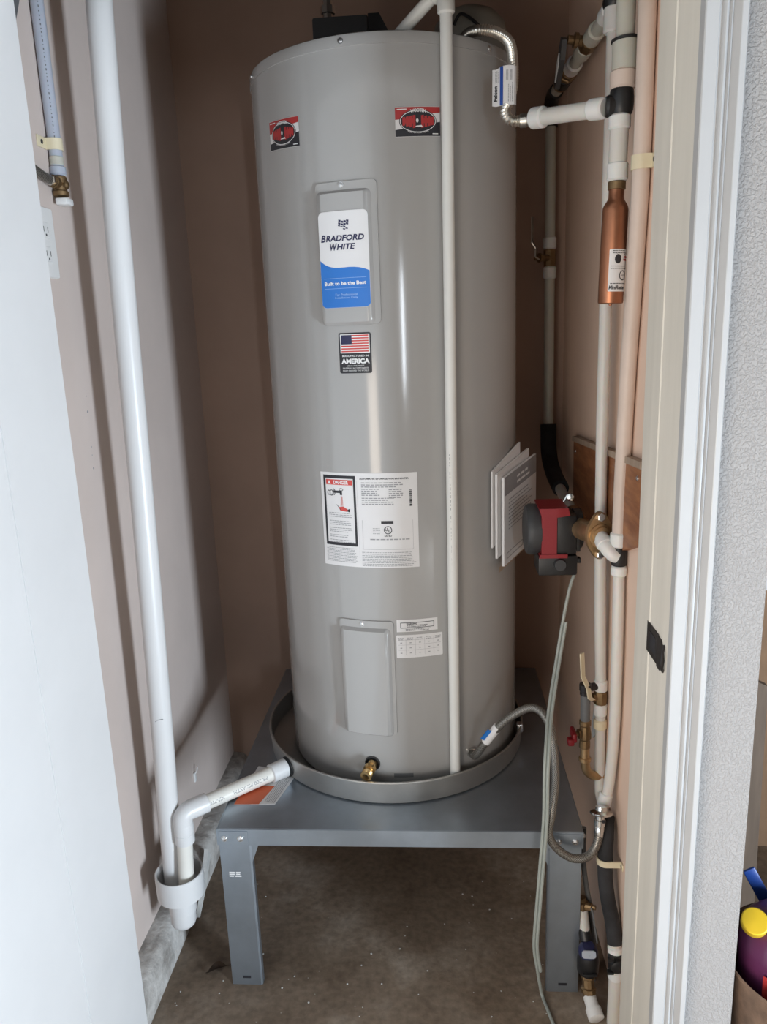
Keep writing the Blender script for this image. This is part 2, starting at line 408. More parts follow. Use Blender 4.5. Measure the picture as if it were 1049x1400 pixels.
def text_geo(body, shear=0.0, bold=0.0):
    key = (body, shear, bold)
    if key not in _tc:
        c = bpy.data.curves.new('t', 'FONT'); c.body = body; c.size = 1.0; c.shear = shear; c.offset = bold; c.resolution_u = 3
        c.fill_mode = 'FRONT'
        o = bpy.data.objects.new('t', c); me = bpy.data.meshes.new_from_object(o)
        vs = [(v.co.x, v.co.y) for v in me.vertices]; fs = [tuple(p.vertices) for p in me.polygons]
        bpy.data.objects.remove(o); bpy.data.curves.remove(c); bpy.data.meshes.remove(me)
        xs = [v[0] for v in vs] or [0]; ys = [v[1] for v in vs] or [0]
        _tc[key] = (vs, fs, min(xs), max(xs), min(ys), max(ys))
    return _tc[key]
def text(mb, f, body, cx, cy, w, hgt, h=0.0008, shear=0.0, bold=0.0, rot=0.0, arc=0.0):
    """text fitted into a box w x hgt centred at (cx, cy); arc bends the baseline"""
    vs, fs, x0, x1, y0, y1 = text_geo(body, shear, bold)
    out = []
    for x, y in vs:
        a = ((x - x0) / (x1 - x0) - 0.5) * w; b = ((y - y0) / (y1 - y0) - 0.5) * hgt
        b += arc * (1 - (2 * a / w) ** 2) if arc else 0
        if rot: a, b = a * math.cos(rot) - b * math.sin(rot), a * math.sin(rot) + b * math.cos(rot)
        out.append(f(cx + a, cy + b, h))
    mb.add(out, fs)
def microtext(mb, f, a0, a1, b1, rows, pitch, hgt, h=0.0008, ragged=0.25, rng=None):
    rng = rng or random
    for r in range(rows):
        b = b1 - r * pitch; a = a0; end = a1 - rng.random() * ragged * (a1 - a0)
        while a < end - hgt:
            w = min(hgt * rng.uniform(1.5, 5), end - a); sheet(mb, f, a, a + w, b - hgt, b, h, n=1); a += w + hgt * 0.8

def bolt(parent, name, p, d, r, m='screw', hgt=None, slot=True):
    hgt = hgt or r * 0.7
    mb = MB(); mb.lathe(p, d, [(-0.001, r * 1.25), (hgt * 0.25, r * 1.25), (hgt * 0.25, r * 0.92), (hgt * 0.8, r * 0.85), (hgt, r * 0.5)], 12)
    return mb.build(name, m, parent)
def ringpart(parent, p0, p1, r, m='ring', name='expansion_ring', bore=None):
    mb = MB(); mb.cyl(p0, p1, r, 20, ch=min(0.003, r * 0.2)); return mb.build(name, m, parent)
def pipe_clamp(parent, c, r, width, tab_y, mname='ivory', wall_x=None, sgn=1):
    """half-round strap round a vertical pipe with a screw tab flat on the wall (wall lies in +X*sgn)"""
    mb = MB(); prof = []
    x, y, z = c
    n = 16; vs = []
    for k in range(n + 1):
        q = PI / 2 + PI * k / n
        for (rr, zz) in ((r, -width / 2), (r + 0.002, -width / 2), (r + 0.002, width / 2), (r, width / 2)):
            vs.append((x + sgn * math.cos(q) * rr, y + math.sin(q) * rr, z + zz))
    fs = []
    for i in range(n):
        for k in range(4): fs.append((i * 4 + k, i * 4 + (k + 1) % 4, i * 4 + 4 + (k + 1) % 4, i * 4 + 4 + k))
    fs += [(0, 1, 2, 3), tuple(n * 4 + k for k in range(4))]
    mb.add(vs, fs)
    wx = wall_x if wall_x is not None else x + sgn * r
    y0 = y + math.copysign(r, tab_y)
    xa, xb = sorted((x, wx)); ya, yb = sorted((y0 - math.copysign(0.001, tab_y), y0 + math.copysign(0.002, tab_y)))
    mb.box(xa, xb, ya, yb, z - width / 2, z + width / 2)
    xa, xb = sorted((wx - sgn * 0.003, wx)); ya, yb = sorted((y0, y0 + tab_y))
    mb.box(xa, xb, ya, yb, z - width / 2, z + width / 2, bev=0.001)
    o = mb.build('pipe_clamp', mname, parent)
    s = MB(); s.lathe((wx - sgn * 0.0028, y0 + tab_y * 0.55, z), (-sgn, 0, 0), [(0, 0.004), (0.001, 0.004), (0.0015, 0.002)], 10)
    s.build('screw', 'ink', o); return o
def lever(mb, pts, w, t, wd=(0, 1, 0)):
    """flat bent strap handle: width w along Y, thickness t"""
    P = [Vector(p) for p in pts]
    for i in range(len(P) - 1):
        d = (P[i + 1] - P[i]); n = Vector(wd).cross(d).normalized() * t / 2; s_ = Vector(wd).normalized() * w / 2
        a, b = P[i], P[i + 1]
        mb.add([a - n - s_, a + n - s_, a + n + s_, a - n + s_, b - n - s_, b + n - s_, b + n + s_, b - n + s_],
               [(0, 1, 2, 3), (4, 7, 6, 5), (0, 4, 5, 1), (1, 5, 6, 2), (2, 6, 7, 3), (3, 7, 4, 0)])

# ================================================================== STRUCTURE
JX, LX = 0.330, -0.623          # door jamb faces
WL, WR, WB = -0.675, 0.352, 2.19
CE = 2.60
struct(MB().box(-0.9, 2.20, -4.3, 1.0, -0.12, 0.0).build('floor_garage', 'gar_floor', smooth=False), 'garage floor in front of the closet, made pale to bounce light')
struct(MB().box(-0.9, 2.20, 1.0, 3.1, -0.12, 0.0).build('floor', 'floor', smooth=False), 'stained brown concrete floor under the water heater stand')
struct(MB().box(-0.9, 2.20, -4.3, 3.1, CE, CE + 0.1).build('ceiling', 'ceil', smooth=False), 'ceiling above the closet and garage, darkened to dim the upper closet')
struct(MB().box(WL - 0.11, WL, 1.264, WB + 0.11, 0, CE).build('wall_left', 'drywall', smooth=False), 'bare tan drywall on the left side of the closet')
struct(MB().box(WL, 0.464, WB, WB + 0.11, 0, CE).build('wall_back', 'drywall_shade', smooth=False), 'dark tan drywall behind the water heater')
wr = MB(); wr.box(WR, 0.464, 1.075, WB, 0, CE); 
for k, f in enumerate(wr.f):
    c = [wr.v[i] for i in f]; wr.mi[k] = 0 if all(abs(p[0] - WR) < 1e-6 for p in c) else 1
struct(wr.build('wall_right', ['drywall_lit', 'texwall'], smooth=False), 'closet wall ending in a knockdown textured face beside the casing')
fw = MB(); fw.box(-0.80, LX - 0.02, 1.075, 1.264, 0, CE); fw.box(LX - 0.02, WR, 1.075, 1.19, 1.945, CE)
struct(fw.build('wall_front', 'texwall', smooth=False), 'textured wall round the closet doorway')
lw_ = MB(); lw_.box(-0.80, -0.70, -4.3, -1.47, 0, CE); lw_.box(-0.80, -0.70, 0.03, 1.075, 0, CE); lw_.box(-0.80, -0.70, -1.47, 0.03, 0, 0.35); lw_.box(-0.80, -0.70, -1.47, 0.03, 1.25, CE)  # opening cut for the added warm fill lamp
struct(lw_.build('wall_garage_left', 'white_wall', smooth=False), 'white garage wall behind the open closet door')
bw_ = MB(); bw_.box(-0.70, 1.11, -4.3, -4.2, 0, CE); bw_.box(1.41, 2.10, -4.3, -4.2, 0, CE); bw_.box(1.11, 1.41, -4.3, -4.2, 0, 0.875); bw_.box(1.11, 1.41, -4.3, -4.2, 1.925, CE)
struct(bw_.build('wall_garage_back', 'warm_fill_wall', smooth=False))
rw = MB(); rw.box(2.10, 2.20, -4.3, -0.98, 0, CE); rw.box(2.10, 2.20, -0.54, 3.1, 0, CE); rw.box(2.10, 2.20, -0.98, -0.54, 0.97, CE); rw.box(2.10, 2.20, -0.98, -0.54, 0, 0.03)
struct(rw.build('wall_garage_right', 'warm_fill_wall', smooth=False))
struct(MB().box(-0.8, 2.10, 3.0, 3.1, 0, CE).build('wall_garage_far', 'white_wall', smooth=False), 'white garage wall beyond the cardboard boxes')
# window frame behind the camera
wf = MB()
for a in ((1.09, 1.13, 0.85, 1.95), (1.39, 1.43, 0.85, 1.95), (1.09, 1.43, 0.85, 0.89), (1.09, 1.43, 1.91, 1.95)):
    wf.box(a[0], a[1], -4.2, -4.18, a[2], a[3])
struct(wf.build('window_1', 'white_trim', smooth=False), 'narrow white window frame behind the camera')

# jambs, stops and casings (extruded profiles)
mb = MB()
mb.prism([(JX, 1.060), (JX, 1.165), (JX - 0.0015, 1.167), (JX - 0.0015, 1.248), (JX, 1.250), (WR - 0.0005, 1.250), (WR - 0.0005, 1.060)], 'z', 0, 1.925)
jr = struct(mb.build('trim_1', 'cream_trim', smooth=False), 'cream painted right door jamb')
mb = MB()
mb.prism([(JX - 0.001, 1.068), (JX - 0.001, 1.050), (JX + 0.0005, 1.0488), (JX + 0.0155, 1.0488), (JX + 0.0170, 1.0520), (JX + 0.0200, 1.0520), (JX + 0.0215, 1.0490), (JX + 0.0235, 1.0475), (JX + 0.0255, 1.0485),
          (JX + 0.0265, 1.0520), (JX + 0.0285, 1.0525), (JX + 0.0305, 1.0495), (JX + 0.0335, 1.0535), (JX + 0.0405, 1.0455), (JX + 0.0415, 1.0450), (JX + 0.0475, 1.0450), (JX + 0.049, 1.0465), (JX + 0.049, 1.076), (JX + 0.01, 1.076)], 'z', 0, 1.92)
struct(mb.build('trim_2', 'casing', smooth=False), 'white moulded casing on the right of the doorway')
mb = MB()
mb.prism([(LX, 1.060), (LX - 0.0195, 1.060), (LX - 0.0195, 1.264), (LX, 1.264)], 'z', 0, 1.925)
struct(mb.build('trim_3', 'white_trim', smooth=False), 'smooth white left door jamb lit by daylight')
mb = MB(); mb.box(LX, JX, 1.060, 1.250, 1.925, 1.945); mb.box(LX, JX + 0.049, 1.047, 1.0749, 1.92, 1.975)  # head set low, out of view, to shade the upper closet
struct(mb.build('trim_5', 'white_trim'), 'head jamb over the closet doorway')
# smudges on the left jamb are in its paint; open closet door swung outwards, out of frame
d1 = MB(); d1.box(LX - 0.036, LX - 0.001, 0.140, 1.0585, 0.012, 1.92)
struct(d1.build('door_1', 'white_trim', smooth=False), 'white closet door swung open toward the camera along the left')

# concrete curb along the left wall with a rough rounded edge
mb = MB(); prof = [(WL, 0.100), (-0.645, 0.097), (-0.634, 0.090), (-0.629, 0.080), (-0.6275, 0.055), (-0.627, 0.0), (WL, 0.0)]
n = 60; rr = random.Random(3); vs = []; fs = []
for i in range(n + 1):
    y = 1.05 + (WB - 1.05) * i / n
    for k, (x, z) in enumerate(prof):
        j = 0.0022 if 0 < k < 5 else 0
        vs.append((x + rr.uniform(-j, j), y, z + rr.uniform(-j, j) * (1 if k < 4 else 0)))
m_ = len(prof)
for i in range(n):
    for k in range(m_): fs.append((i * m_ + k, i * m_ + (k + 1) % m_, (i + 1) * m_ + (k + 1) % m_, (i + 1) * m_ + k))
fs += [tuple(range(m_)), tuple(n * m_ + k for k in range(m_))]
mb.add(vs, fs)
struct(mb.build('baseboard_left', 'curb', angle=50), 'rough pale concrete curb along the left wall')

# strike plate on the right jamb
t = thing('strike_plate', 'dark bronze strike plate with curved lip on the cream jamb', 'strike plate', (JX, 1.14, 0.91))
mb = MB(); mb.box(JX - 0.0018, JX, 1.115, 1.176, 0.886, 0.936, bev=0.0006)
mb.prism([(1.117, 0.934), (1.100, 0.934), (1.088, 0.922), (1.083, 0.908), (1.088, 0.892), (1.100, 0.884), (1.117, 0.884)], 'x', JX - 0.0022, JX - 0.0002)
mb.build('plate', 'bronze_dk', t)
mb = MB(); mb.tube([(JX - 0.001, 1.086, 0.889), (JX - 0.005, 1.079, 0.898), (JX - 0.006, 1.077, 0.910), (JX - 0.005, 1.079, 0.922), (JX - 0.001, 1.086, 0.931)], 0.0022, 8); mb.build('lip', 'bronze_dk', t)
mb = MB(); mb.box(JX - 0.0024, JX - 0.0017, 1.128, 1.160, 0.897, 0.925, bev=0.0003); mb.build('latch_hole', 'ink', t)

# ================================================================== STAND
SX0, SX1, SY0, SY1, SZ = -0.480, 0.278, 1.391, 2.170, 0.394
t = thing('heater_stand', 'galvanized steel stand with sheet top under the tall grey water heater', 'stand', ((SX0 + SX1) / 2, (SY0 + SY1) / 2, 0))
mb = MB(); mb.box(SX0, SX1, SY0, SY1, SZ - 0.003, SZ, bev=0.001, seg=1); mb.build('top_sheet', 'galv', t)
mb = MB(); T_ = 0.002; A0 = SZ - 0.038
mb.box(SX0, SX1, SY0 - T_, SY0, A0, SZ - 0.0005); mb.box(SX0, SX1, SY1, SY1 + T_, A0, SZ - 0.0005)
mb.box(SX0 - T_, SX0, SY0 - T_, SY1 + T_, A0, SZ - 0.0005); mb.box(SX1, SX1 + T_, SY0 - T_, SY1 + T_, A0, SZ - 0.0005)
mb.box(SX0, SX1, SY0, SY0 + 0.012, A0, A0 + T_); mb.build('apron', 'galv', t, smooth=False)
LW = 0.064
for (sx, sy) in ((0, 0), (1, 0), (0, 1), (1, 1)):
    x = SX0 + 0.001 if sx == 0 else SX1 - 0.001; y = SY0 + 0.001 if sy == 0 else SY1 - 0.001
    dx = 1 if sx == 0 else -1; dy = 1 if sy == 0 else -1
    q = MB()
    pl = [(x, y), (x + dx * LW, y), (x + dx * (LW + 0.004), y + dy * 0.002), (x + dx * (LW + 0.004), y + dy * 0.016), (x + dx * (LW + 0.002), y + dy * 0.016),
          (x + dx * (LW + 0.002), y + dy * 0.004), (x + dx * 0.004, y + dy * 0.004), (x + dx * 0.004, y + dy * LW), (x, y + dy * LW)]
    q.prism(pl, 'z', 0.0, SZ - 0.004)
    leg = q.build('leg', 'galv', t, angle=20)
    if sy == 0:
        s = MB(); sxx = x + dx * LW * 0.52
        s.box(sxx - 0.009, sxx + 0.009, y - 0.0006, y + 0.0002, 0.017, 0.023); s.build('slot', 'ink', leg)
        s = MB(); s.box(x + dx * 0.002 if dx > 0 else x - LW, x + LW if dx > 0 else x - 0.002, SY0 - T_ - 0.0015, SY0 - T_, A0 + 0.003, SZ - 0.004, bev=0.0006, seg=1); s.build('corner_plate', 'galv', t)
        for bx in (0.014, 0.048): bolt(t, 'bolt', (x + dx * bx, SY0 - T_ - 0.0015, A0 + 0.017), (0, -1, 0), 0.0058, hgt=0.004)
        g = MB(); g.prism([(x + dx * LW, A0 + 0.02), (x + dx * (LW + 0.028), A0 + 0.02), (x + dx * LW, A0 - 0.055)], 'y', SY0 + 0.003, SY0 + 0.006); g.build('gusset', 'galv', t, smooth=False)
        if sx == 0:
            s = MB(); f = flatmap((x + 0.028, y - 0.0002, 0.283), (1, 0, 0), (0, 0, 1)); rr = random.Random(5)
            microtext(s, f, -0.012, 0.014, 0.006, 3, 0.0045, 0.003, h=0.0003, ragged=0.1, rng=rr); s.build('stamped_print', 'paper', leg, smooth=False, kind='stuff')
    else:
        pass
for bx in (0.012, 0.045):
    bolt(t, 'bolt', (SX1 + T_, SY0 + bx, A0 + 0.020), (1, 0, 0), 0.0055, hgt=0.006)

# leaflet lying on the stand
t = thing('warning_leaflet', 'orange and white warning leaflet lying on the stand under the drain pipe', 'leaflet', (-0.41, 1.54, SZ))
quad = lambda pts, z: [(x, y, z) for x, y in pts]
mb = MB()
P0, P1, P2, P3 = (-0.465, 1.474), (-0.374, 1.476), (-0.345, 1.600), (-0.445, 1.628)
mb.add(quad((P0, P1, P2, P3), SZ + 0.0004) + quad((P0, P1, P2, P3), SZ + 0.0012), [(0, 1, 2, 3), (4, 5, 6, 7), (0, 1, 5, 4), (1, 2, 6, 5), (2, 3, 7, 6), (3, 0, 4, 7)])
mb.build('sheet', 'paper', t, smooth=False)
mb = MB(); mb.add(quad((P0, (-0.410, 1.4755), (-0.388, 1.545), (-0.458, 1.548)), SZ + 0.0016), [(0, 1, 2, 3)]); mb.build('orange_panel', 'orange', t, smooth=False)
mb = MB(); f = flatmap((-0.404, 1.480, SZ + 0.0014), (0.20, 0.97, 0), (-0.97, 0.20, 0)); rr = random.Random(9)
microtext(mb, f, 0.006, 0.11, -0.004, 6, 0.0042, 0.0014, h=0.0004, rng=rr); mb.build('small_print', 'grey_ink', t, smooth=False, kind='stuff')

# ================================================================== DRAIN PAN
PCX, PCY, PR = -0.122, 1.796, 0.317
t = thing('drain_pan', 'round galvanized drain pan with rolled rim under the water heater', 'drain pan', (PCX, PCY, SZ))
mb = MB(); z0 = SZ + 0.0006
mb.lathe((PCX, PCY, z0), (0, 0, 1), [(0, 0.0001), (0, PR - 0.004), (0.003, PR), (0.050, PR + 0.002), (0.052, PR + 0.0045), (0.0545, PR + 0.004), (0.055, PR + 0.001), (0.053, PR - 0.001), (0.004, PR - 0.0018), (0.0015, PR - 0.006), (0.0012, 0.0001)], 96, cap=False)
mb.build('pan_body', 'pan', t)
DRD = Vector((-0.764, -0.645, 0)).normalized()          # direction of the drain outlet
OUT = Vector((PCX, PCY, 0.4175)) + DRD * PR
mb = MB(); mb.lathe(OUT - DRD * 0.006, DRD, [(0, 0.022), (0.004, 0.024), (0.009, 0.024), (0.011, 0.018)], 20); mb.build('gasket', 'black', t)
mb = MB(); q = Vector((PCX + 0.317 * math.sin(math.radians(78)), PCY - 0.317 * math.cos(math.radians(78)), SZ + 0.054)); mb.box(q.x - 0.008, q.x + 0.006, q.y - 0.01, q.y + 0.01, q.z - 0.016, q.z + 0.004, bev=0.002); mb.build('rim_clip', 'screw', t)

# ================================================================== WATER HEATER
t = thing('water_heater', 'tall grey electric water heater tank with maker label standing in the drain pan', 'water heater', (TCX, TCY, SZ + 0.002))
WH = t
mb = MB(); mb.lathe((TCX, TCY, SZ + 0.0022), (0, 0, 1), [(0, 0.272), (0.004, 0.278), (0.010, TR), (0.60, TR), (1.10, TR), (1.508, TR), (1.510, TR - 0.004)], 128)
mb.build('tank_jacket', 'tank', t)
ZT = 1.8985
mb = MB(); mb.lathe((TCX, TCY, ZT), (0, 0, 1), [(0, TR - 0.002), (0.0, TR + 0.0018), (0.015, TR + 0.0018), (0.0195, TR), (0.022, TR - 0.004), (0.023, TR - 0.012), (0.024, 0.12), (0.0245, 0.0001)], 128, cap=False)
cap_ = mb.build('top_cap', 'tank', t)
for th in (-66.5, -12.1, 48.6, 110, 200):
    q = math.radians(th); bolt(cap_, 'screw', (TCX + (TR + 0.0018) * math.sin(q), TCY - (TR + 0.0018) * math.cos(q), 1.908), (math.sin(q), -math.cos(q), 0), 0.0042)
rad = math.radians
# upper access cover
def cover(thL, thR, zb, zt, il, ir, iz0, iz1, name, screw_th, screw_z):
    c = (thL + thR) / 2; f = tankmap(c, 0)
    mb = MB(); a0, a1 = rad(thL - c) * TR, rad(thR - c) * TR
    slab(mb, f, a0, a1, zb, zt, -0.002, 0.0035, cr=0.008, n=16, inset=0.001)
    cv = mb.build(name, 'tank', t, angle=50)
    mb = MB(); b0, b1 = rad(il - c) * TR, rad(ir - c) * TR
    slab(mb, f, b0, b1, iz0, iz1, 0.003, 0.0115, cr=0.010, n=16, inset=0.006, cr2=0.008)
    mb.build('raised_panel', 'tank', cv, angle=50)
    q = rad(screw_th); bolt(cv, 'screw', (TCX + (TR + 0.0035) * math.sin(q), TCY - (TR + 0.0035) * math.cos(q), screw_z), (math.sin(q), -math.cos(q), 0), 0.0042)
    return cv
cv1 = cover(-25.7, -0.5, 1.4145, 1.675, -25.2, -2.9, 1.4135, 1.6595, 'access_cover', -14.4, 1.668)
cv2 = cover(-25.0, -0.1, 0.541, 0.806, -24.8, -1.6, 0.5385, 0.7895, 'access_cover', -14.0, 0.7975)

# maker label on the upper cover
BR = 0.2925; c = -13.9; BWm = tankmap(c, 1.4465, BR); hw = rad(9.75) * BR; BH = 0.175
mb = MB(); sheet(mb, BWm, -hw, hw, 0, BH, 0.0003, cr=0.010, n=14); lab = mb.build('maker_label', 'paper', t, smooth=False)
X = lambda u: -hw + 2 * hw * u
Yv = lambda v: BH * (1 - v)
mb = MB(); wave = [(0.004, .495), (.04, .515), (.09, .535), (.15, .553), (.22, .568), (.30, .577), (.40, .580), (.50, .579), (.60, .577), (.70, .579), (.80, .586), (.90, .600), (.996, .622)]
cols = []
cr = 0.010
for u in [0.004, 0.012, 0.03, 0.06, 0.1] + [0.15 + 0.05 * k for k in range(15)] + [0.9, 0.94, 0.97, 0.988, 0.996]:
    for k in range(len(wave) - 1):
        if wave[k][0] <= u <= wave[k + 1][0]:
            q = (u - wave[k][0]) / (wave[k + 1][0] - wave[k][0]); tv = wave[k][1] + q * (wave[k + 1][1] - wave[k][1]); break
    e = min(u, 1 - u) * 2 * hw; lo = cr - math.sqrt(max(0, cr * cr - (cr - e) ** 2)) if e < cr else 0
    cols.append((X(u), lo, Yv(tv)))
vs = []
for a, lo, hi in cols: vs += [BWm(a, lo + 0.0003, 0.0005), BWm(a, hi, 0.0005)]
mb.add(vs, [(2 * i, 2 * i + 2, 2 * i + 3, 2 * i + 1) for i in range(len(cols) - 1)]); mb.build('blue_wave', 'blue', lab, smooth=False)
mb = MB()
text(mb, BWm, 'B', X(.095), Yv(.272), 0.0098, 0.0128, shear=0.22, bold=0.03); text(mb, BWm, 'RADFORD', X(.535), Yv(.276), 0.0765, 0.0108, shear=0.22, bold=0.03)
text(mb, BWm, 'W', X(.305), Yv(.364), 0.0150, 0.0128, shear=0.22, bold=0.03); text(mb, BWm, 'HITE', X(.555), Yv(.366), 0.0370, 0.0108, shear=0.22, bold=0.03)
mb.build('lettering', 'navy', lab, smooth=False, label='navy lettering BRADFORD WHITE')
mb = MB()
for i in range(4):
    for j in range(4):
        u0 = .425 + .052 * i - 0.006 * j; v0 = .088 + 0.027 * j + 0.008 * math.sin(i * 1.5) + 0.004 * i
        w_ = 0.045; hh = 0.020 if j < 2 else 0.011
        if j == 2 and i == 3 or j == 3 and i in (0, 1): continue
        poly(mb, BWm, [(X(u0), Yv(v0 + hh)), (X(u0 + w_), Yv(v0 + hh + 0.006)), (X(u0 + w_ + 0.004), Yv(v0 + 0.006)), (X(u0 + 0.004), Yv(v0))], 0.0006)
mb.build('flag_emblem', 'navy', lab, smooth=False)
mb = MB()
text(mb, BWm, 'Built to be the Best', X(.5), Yv(.742), 0.084, 0.0068, bold=0.03)
mb.build('slogan', 'white_ink', lab, smooth=False)
mb = MB(); sheet(mb, BWm, X(.07), X(.93), Yv(.690), Yv(.687), 0.0007, n=10); sheet(mb, BWm, X(.07), X(.93), Yv(.797), Yv(.794), 0.0007, n=10)
text(mb, BWm, 'For Professional', X(.52), Yv(.862), 0.044, 0.0048); text(mb, BWm, 'Installation Only', X(.52), Yv(.897), 0.046, 0.0048)
mb.build('small_lettering', 'lblue', lab, smooth=False)

# made-in sticker
c = -11.9; Am = tankmap(c, 1.3215); hw = rad(6.75) * TR; AH = 0.078
mb = MB(); sheet(mb, Am, -hw, hw, 0, AH, 0.0005, cr=0.004, n=8); ams = mb.build('country_sticker', 'ink', t, smooth=False)
mb = MB(); fx0, fx1, fy0, fy1 = -hw + 0.003, hw - 0.003, 0.039, AH - 0.003
sheet(mb, Am, fx0, fx1, fy0, fy1, 0.0007, n=6)
text(mb, Am, 'MANUFACTURED IN', 0, 0.0335, 0.053, 0.0036, bold=0.02); text(mb, Am, 'AMERICA', 0, 0.0235, 0.058, 0.0098, bold=0.05)
text(mb, Am, 'USING THE FINEST', 0, 0.0145, 0.036, 0.0026); text(mb, Am, 'MATERIALS & COMPONENTS', 0, 0.0100, 0.053, 0.0028); text(mb, Am, 'FROM AROUND THE WORLD', 0, 0.0052, 0.053, 0.0028)
mb.build('white_print', 'white_ink', ams, smooth=False)
mb = MB(); fx0 += 0.002; fx1 -= 0.002; fy0 += 0.002; fy1 -= 0.0015; sh = (fy1 - fy0) / 13
for k in range(7): sheet(mb, Am, fx0, fx1, fy1 - (2 * k + 1) * sh, fy1 - 2 * k * sh, 0.0009, n=6)
mb.build('red_stripes', 'lred_ink', ams, smooth=False)
mb = MB(); sheet(mb, Am, fx0, fx0 + (fx1 - fx0) * 0.40, fy1 - 7 * sh, fy1, 0.0011, n=3); mb.build('canton', 'navy', ams, smooth=False)

# plumber stickers
def fine(pts):
    out = []
    for (u0, v0), (u1, v1) in zip(pts, pts[1:]): out += [(u0 + (u1 - u0) * k / 4, v0 + (v1 - v0) * k / 4) for k in range(4)]
    return out + [pts[-1]]
def plumber_sticker(th0, th1, z0, z1, skew):
    c = (th0 + th1) / 2; f0 = tankmap(c, z0); w = rad(th1 - th0) * TR; hh = z1 - z0
    f = lambda a, b, h: f0(a, b + skew * a, h)
    mb = MB(); sheet(mb, f, -w / 2, w / 2, 0, hh, 0.0005, n=16); st = mb.build('plumber_sticker', 'paper', t, smooth=False)
    U = lambda u: -w / 2 + w * u
    V = lambda v: hh * (1 - v)
    mb = MB(); mb.add([p for u, v in fine(((0, 0.42), (.25, .40), (.5, .30), (.75, .25), (1, .20))) for p in (f(U(u), V(v), 0.0007), f(U(u), V(0.01), 0.0007))], [(2 * i, 2 * i + 2, 2 * i + 3, 2 * i + 1) for i in range(16)])
    mb.build('red_band', 'red_ink', st, smooth=False)
    mb = MB(); mb.add([p for u, v in fine(((0, 0.76), (.25, .72), (.5, .66), (.75, .58), (1, .51))) for p in (f(U(u), V(0.99), 0.0007), f(U(u), V(v), 0.0007))], [(2 * i, 2 * i + 2, 2 * i + 3, 2 * i + 1) for i in range(16)])
    disc(mb, f, U(.5), V(.49), w * .415, hh * .40, 0.0009, 32)
    mb.build('black_oval', 'ink', st, smooth=False)
    mb = MB(); ringp(mb, f, U(.5), V(.49), w * .40, hh * .375, 0.0012, 0.0011, 36)
    text(mb, f, 'WOOTEN', U(.5), V(.155), w * .34, hh * .12, 0.0017, bold=0.04, arc=hh * 0.03)
    text(mb, f, 'PLUMBING & MORE', U(.5), V(.82), w * .46, hh * .055, 0.0013, arc=-hh * 0.05)
    sheet(mb, f, U(.04), U(.25), V(.095), V(.065), 0.0011, n=2); sheet(mb, f, U(.82), U(.95), V(.93), V(.90), 0.0011, n=2)
    mb.build('white_print', 'white_ink', st, smooth=False)
    mb = MB(); xs = [.155, .230, .305, .380, .565, .640, .715, .790]
    for k, u in enumerate(xs):
        e = abs(u + .03 - .5) / .36; top = .25 + 0.10 * e; bot = .76 - 0.14 * e
        poly(mb, f, [(U(u), V(bot)), (U(u + .060), V(bot - .02)), (U(u + .060), V(top)), (U(u), V(top + .02))], 0.0013)
    sheet(mb, f, U(.19), U(.43), V(.56), V(.40), 0.00135, n=6); sheet(mb, f, U(.58), U(.82), V(.56), V(.40), 0.00135, n=6)
    mb.build('red_letters', 'red_ink', st, smooth=False, kind='stuff')
    mb = MB(); disc(mb, f, U(.48), V(.47), w * .028, hh * .07, 0.0015, 10)
    poly(mb, f, [(U(.42), V(.68)), (U(.60), V(.68)), (U(.57), V(.62)), (U(.46), V(.64))], 0.0015)
    mb.build('centre_mark', 'paper', st, smooth=False)
plumber_sticker(-50.3, -32.1, 1.7495, 1.802, -0.06)
plumber_sticker(7.1, 24.4, 1.7445, 1.7945, 0.03)

# rating label with danger panel
c = -9.7; Dm = tankmap(c, 0.9225); hw = rad(21.35) * TR; DH = 0.1995; rr = random.Random(11)
mb = MB(); sheet(mb, Dm, -hw, hw, 0, DH, 0.0005, n=24); dl = mb.build('rating_label', 'paper', t, smooth=False)
X = lambda u: -hw + 2 * hw * u
Yv = lambda v: DH * (1 - v)
mb = MB(); 
for (u0, u1, v0, v1) in ((.035, .39, .03, .062), (.035, .39, .745, .777), (.035, .058, .03, .777), (.367, .39, .03, .777)): sheet(mb, Dm, X(u0), X(u1), Yv(v1), Yv(v0), 0.0008, n=6)
mb.build('danger_frame', 'ink', dl, smooth=False)
mb = MB(); sheet(mb, Dm, X(.066), X(.36), Yv(.130), Yv(.075), 0.0008, n=6); mb.build('red_header', 'lred_ink', dl, smooth=False)
mb = MB(); text(mb, Dm, 'DANGER', X(.235), Yv(.103), 0.034, 0.0075, 0.0011, bold=0.04)
poly(mb, Dm, [(X(.085), Yv(.122)), (X(.122), Yv(.122)), (X(.1035), Yv(.083))], 0.0011); mb.build('header_lettering', 'white_ink', dl, smooth=False)
mb = MB()
for (u, v, ra, rb) in ((.095, .215, .004, .0055), (.125, .215, .0045, .0065), (.155, .205, .003, .007)): ringp(mb, Dm, X(u), Yv(v), ra, rb, 0.0016, 0.0008, 14)
sheet(mb, Dm, X(.15), X(.235), Yv(.215), Yv(.190), 0.0008, n=2); sheet(mb, Dm, X(.22), X(.245), Yv(.235), Yv(.190), 0.0008, n=1); ringp(mb, Dm, X(.235), Yv(.178), .005, .003, 0.0012, 0.0008, 14)
for k in range(5): poly(mb, Dm, [(X(.175 + .008 * k), Yv(.335 + .012 * k)), (X(.182 + .008 * k), Yv(.338 + .012 * k)), (X(.205 + .006 * k), Yv(.365 + .008 * k)), (X(.200 + .006 * k), Yv(.368 + .008 * k))], 0.0008)
poly(mb, Dm, [(X(.30), Yv(.385)), (X(.325), Yv(.375)), (X(.32), Yv(.415)), (X(.29), Yv(.405))], 0.0008); mb.build('tap_drawing', 'ink', dl, smooth=False)
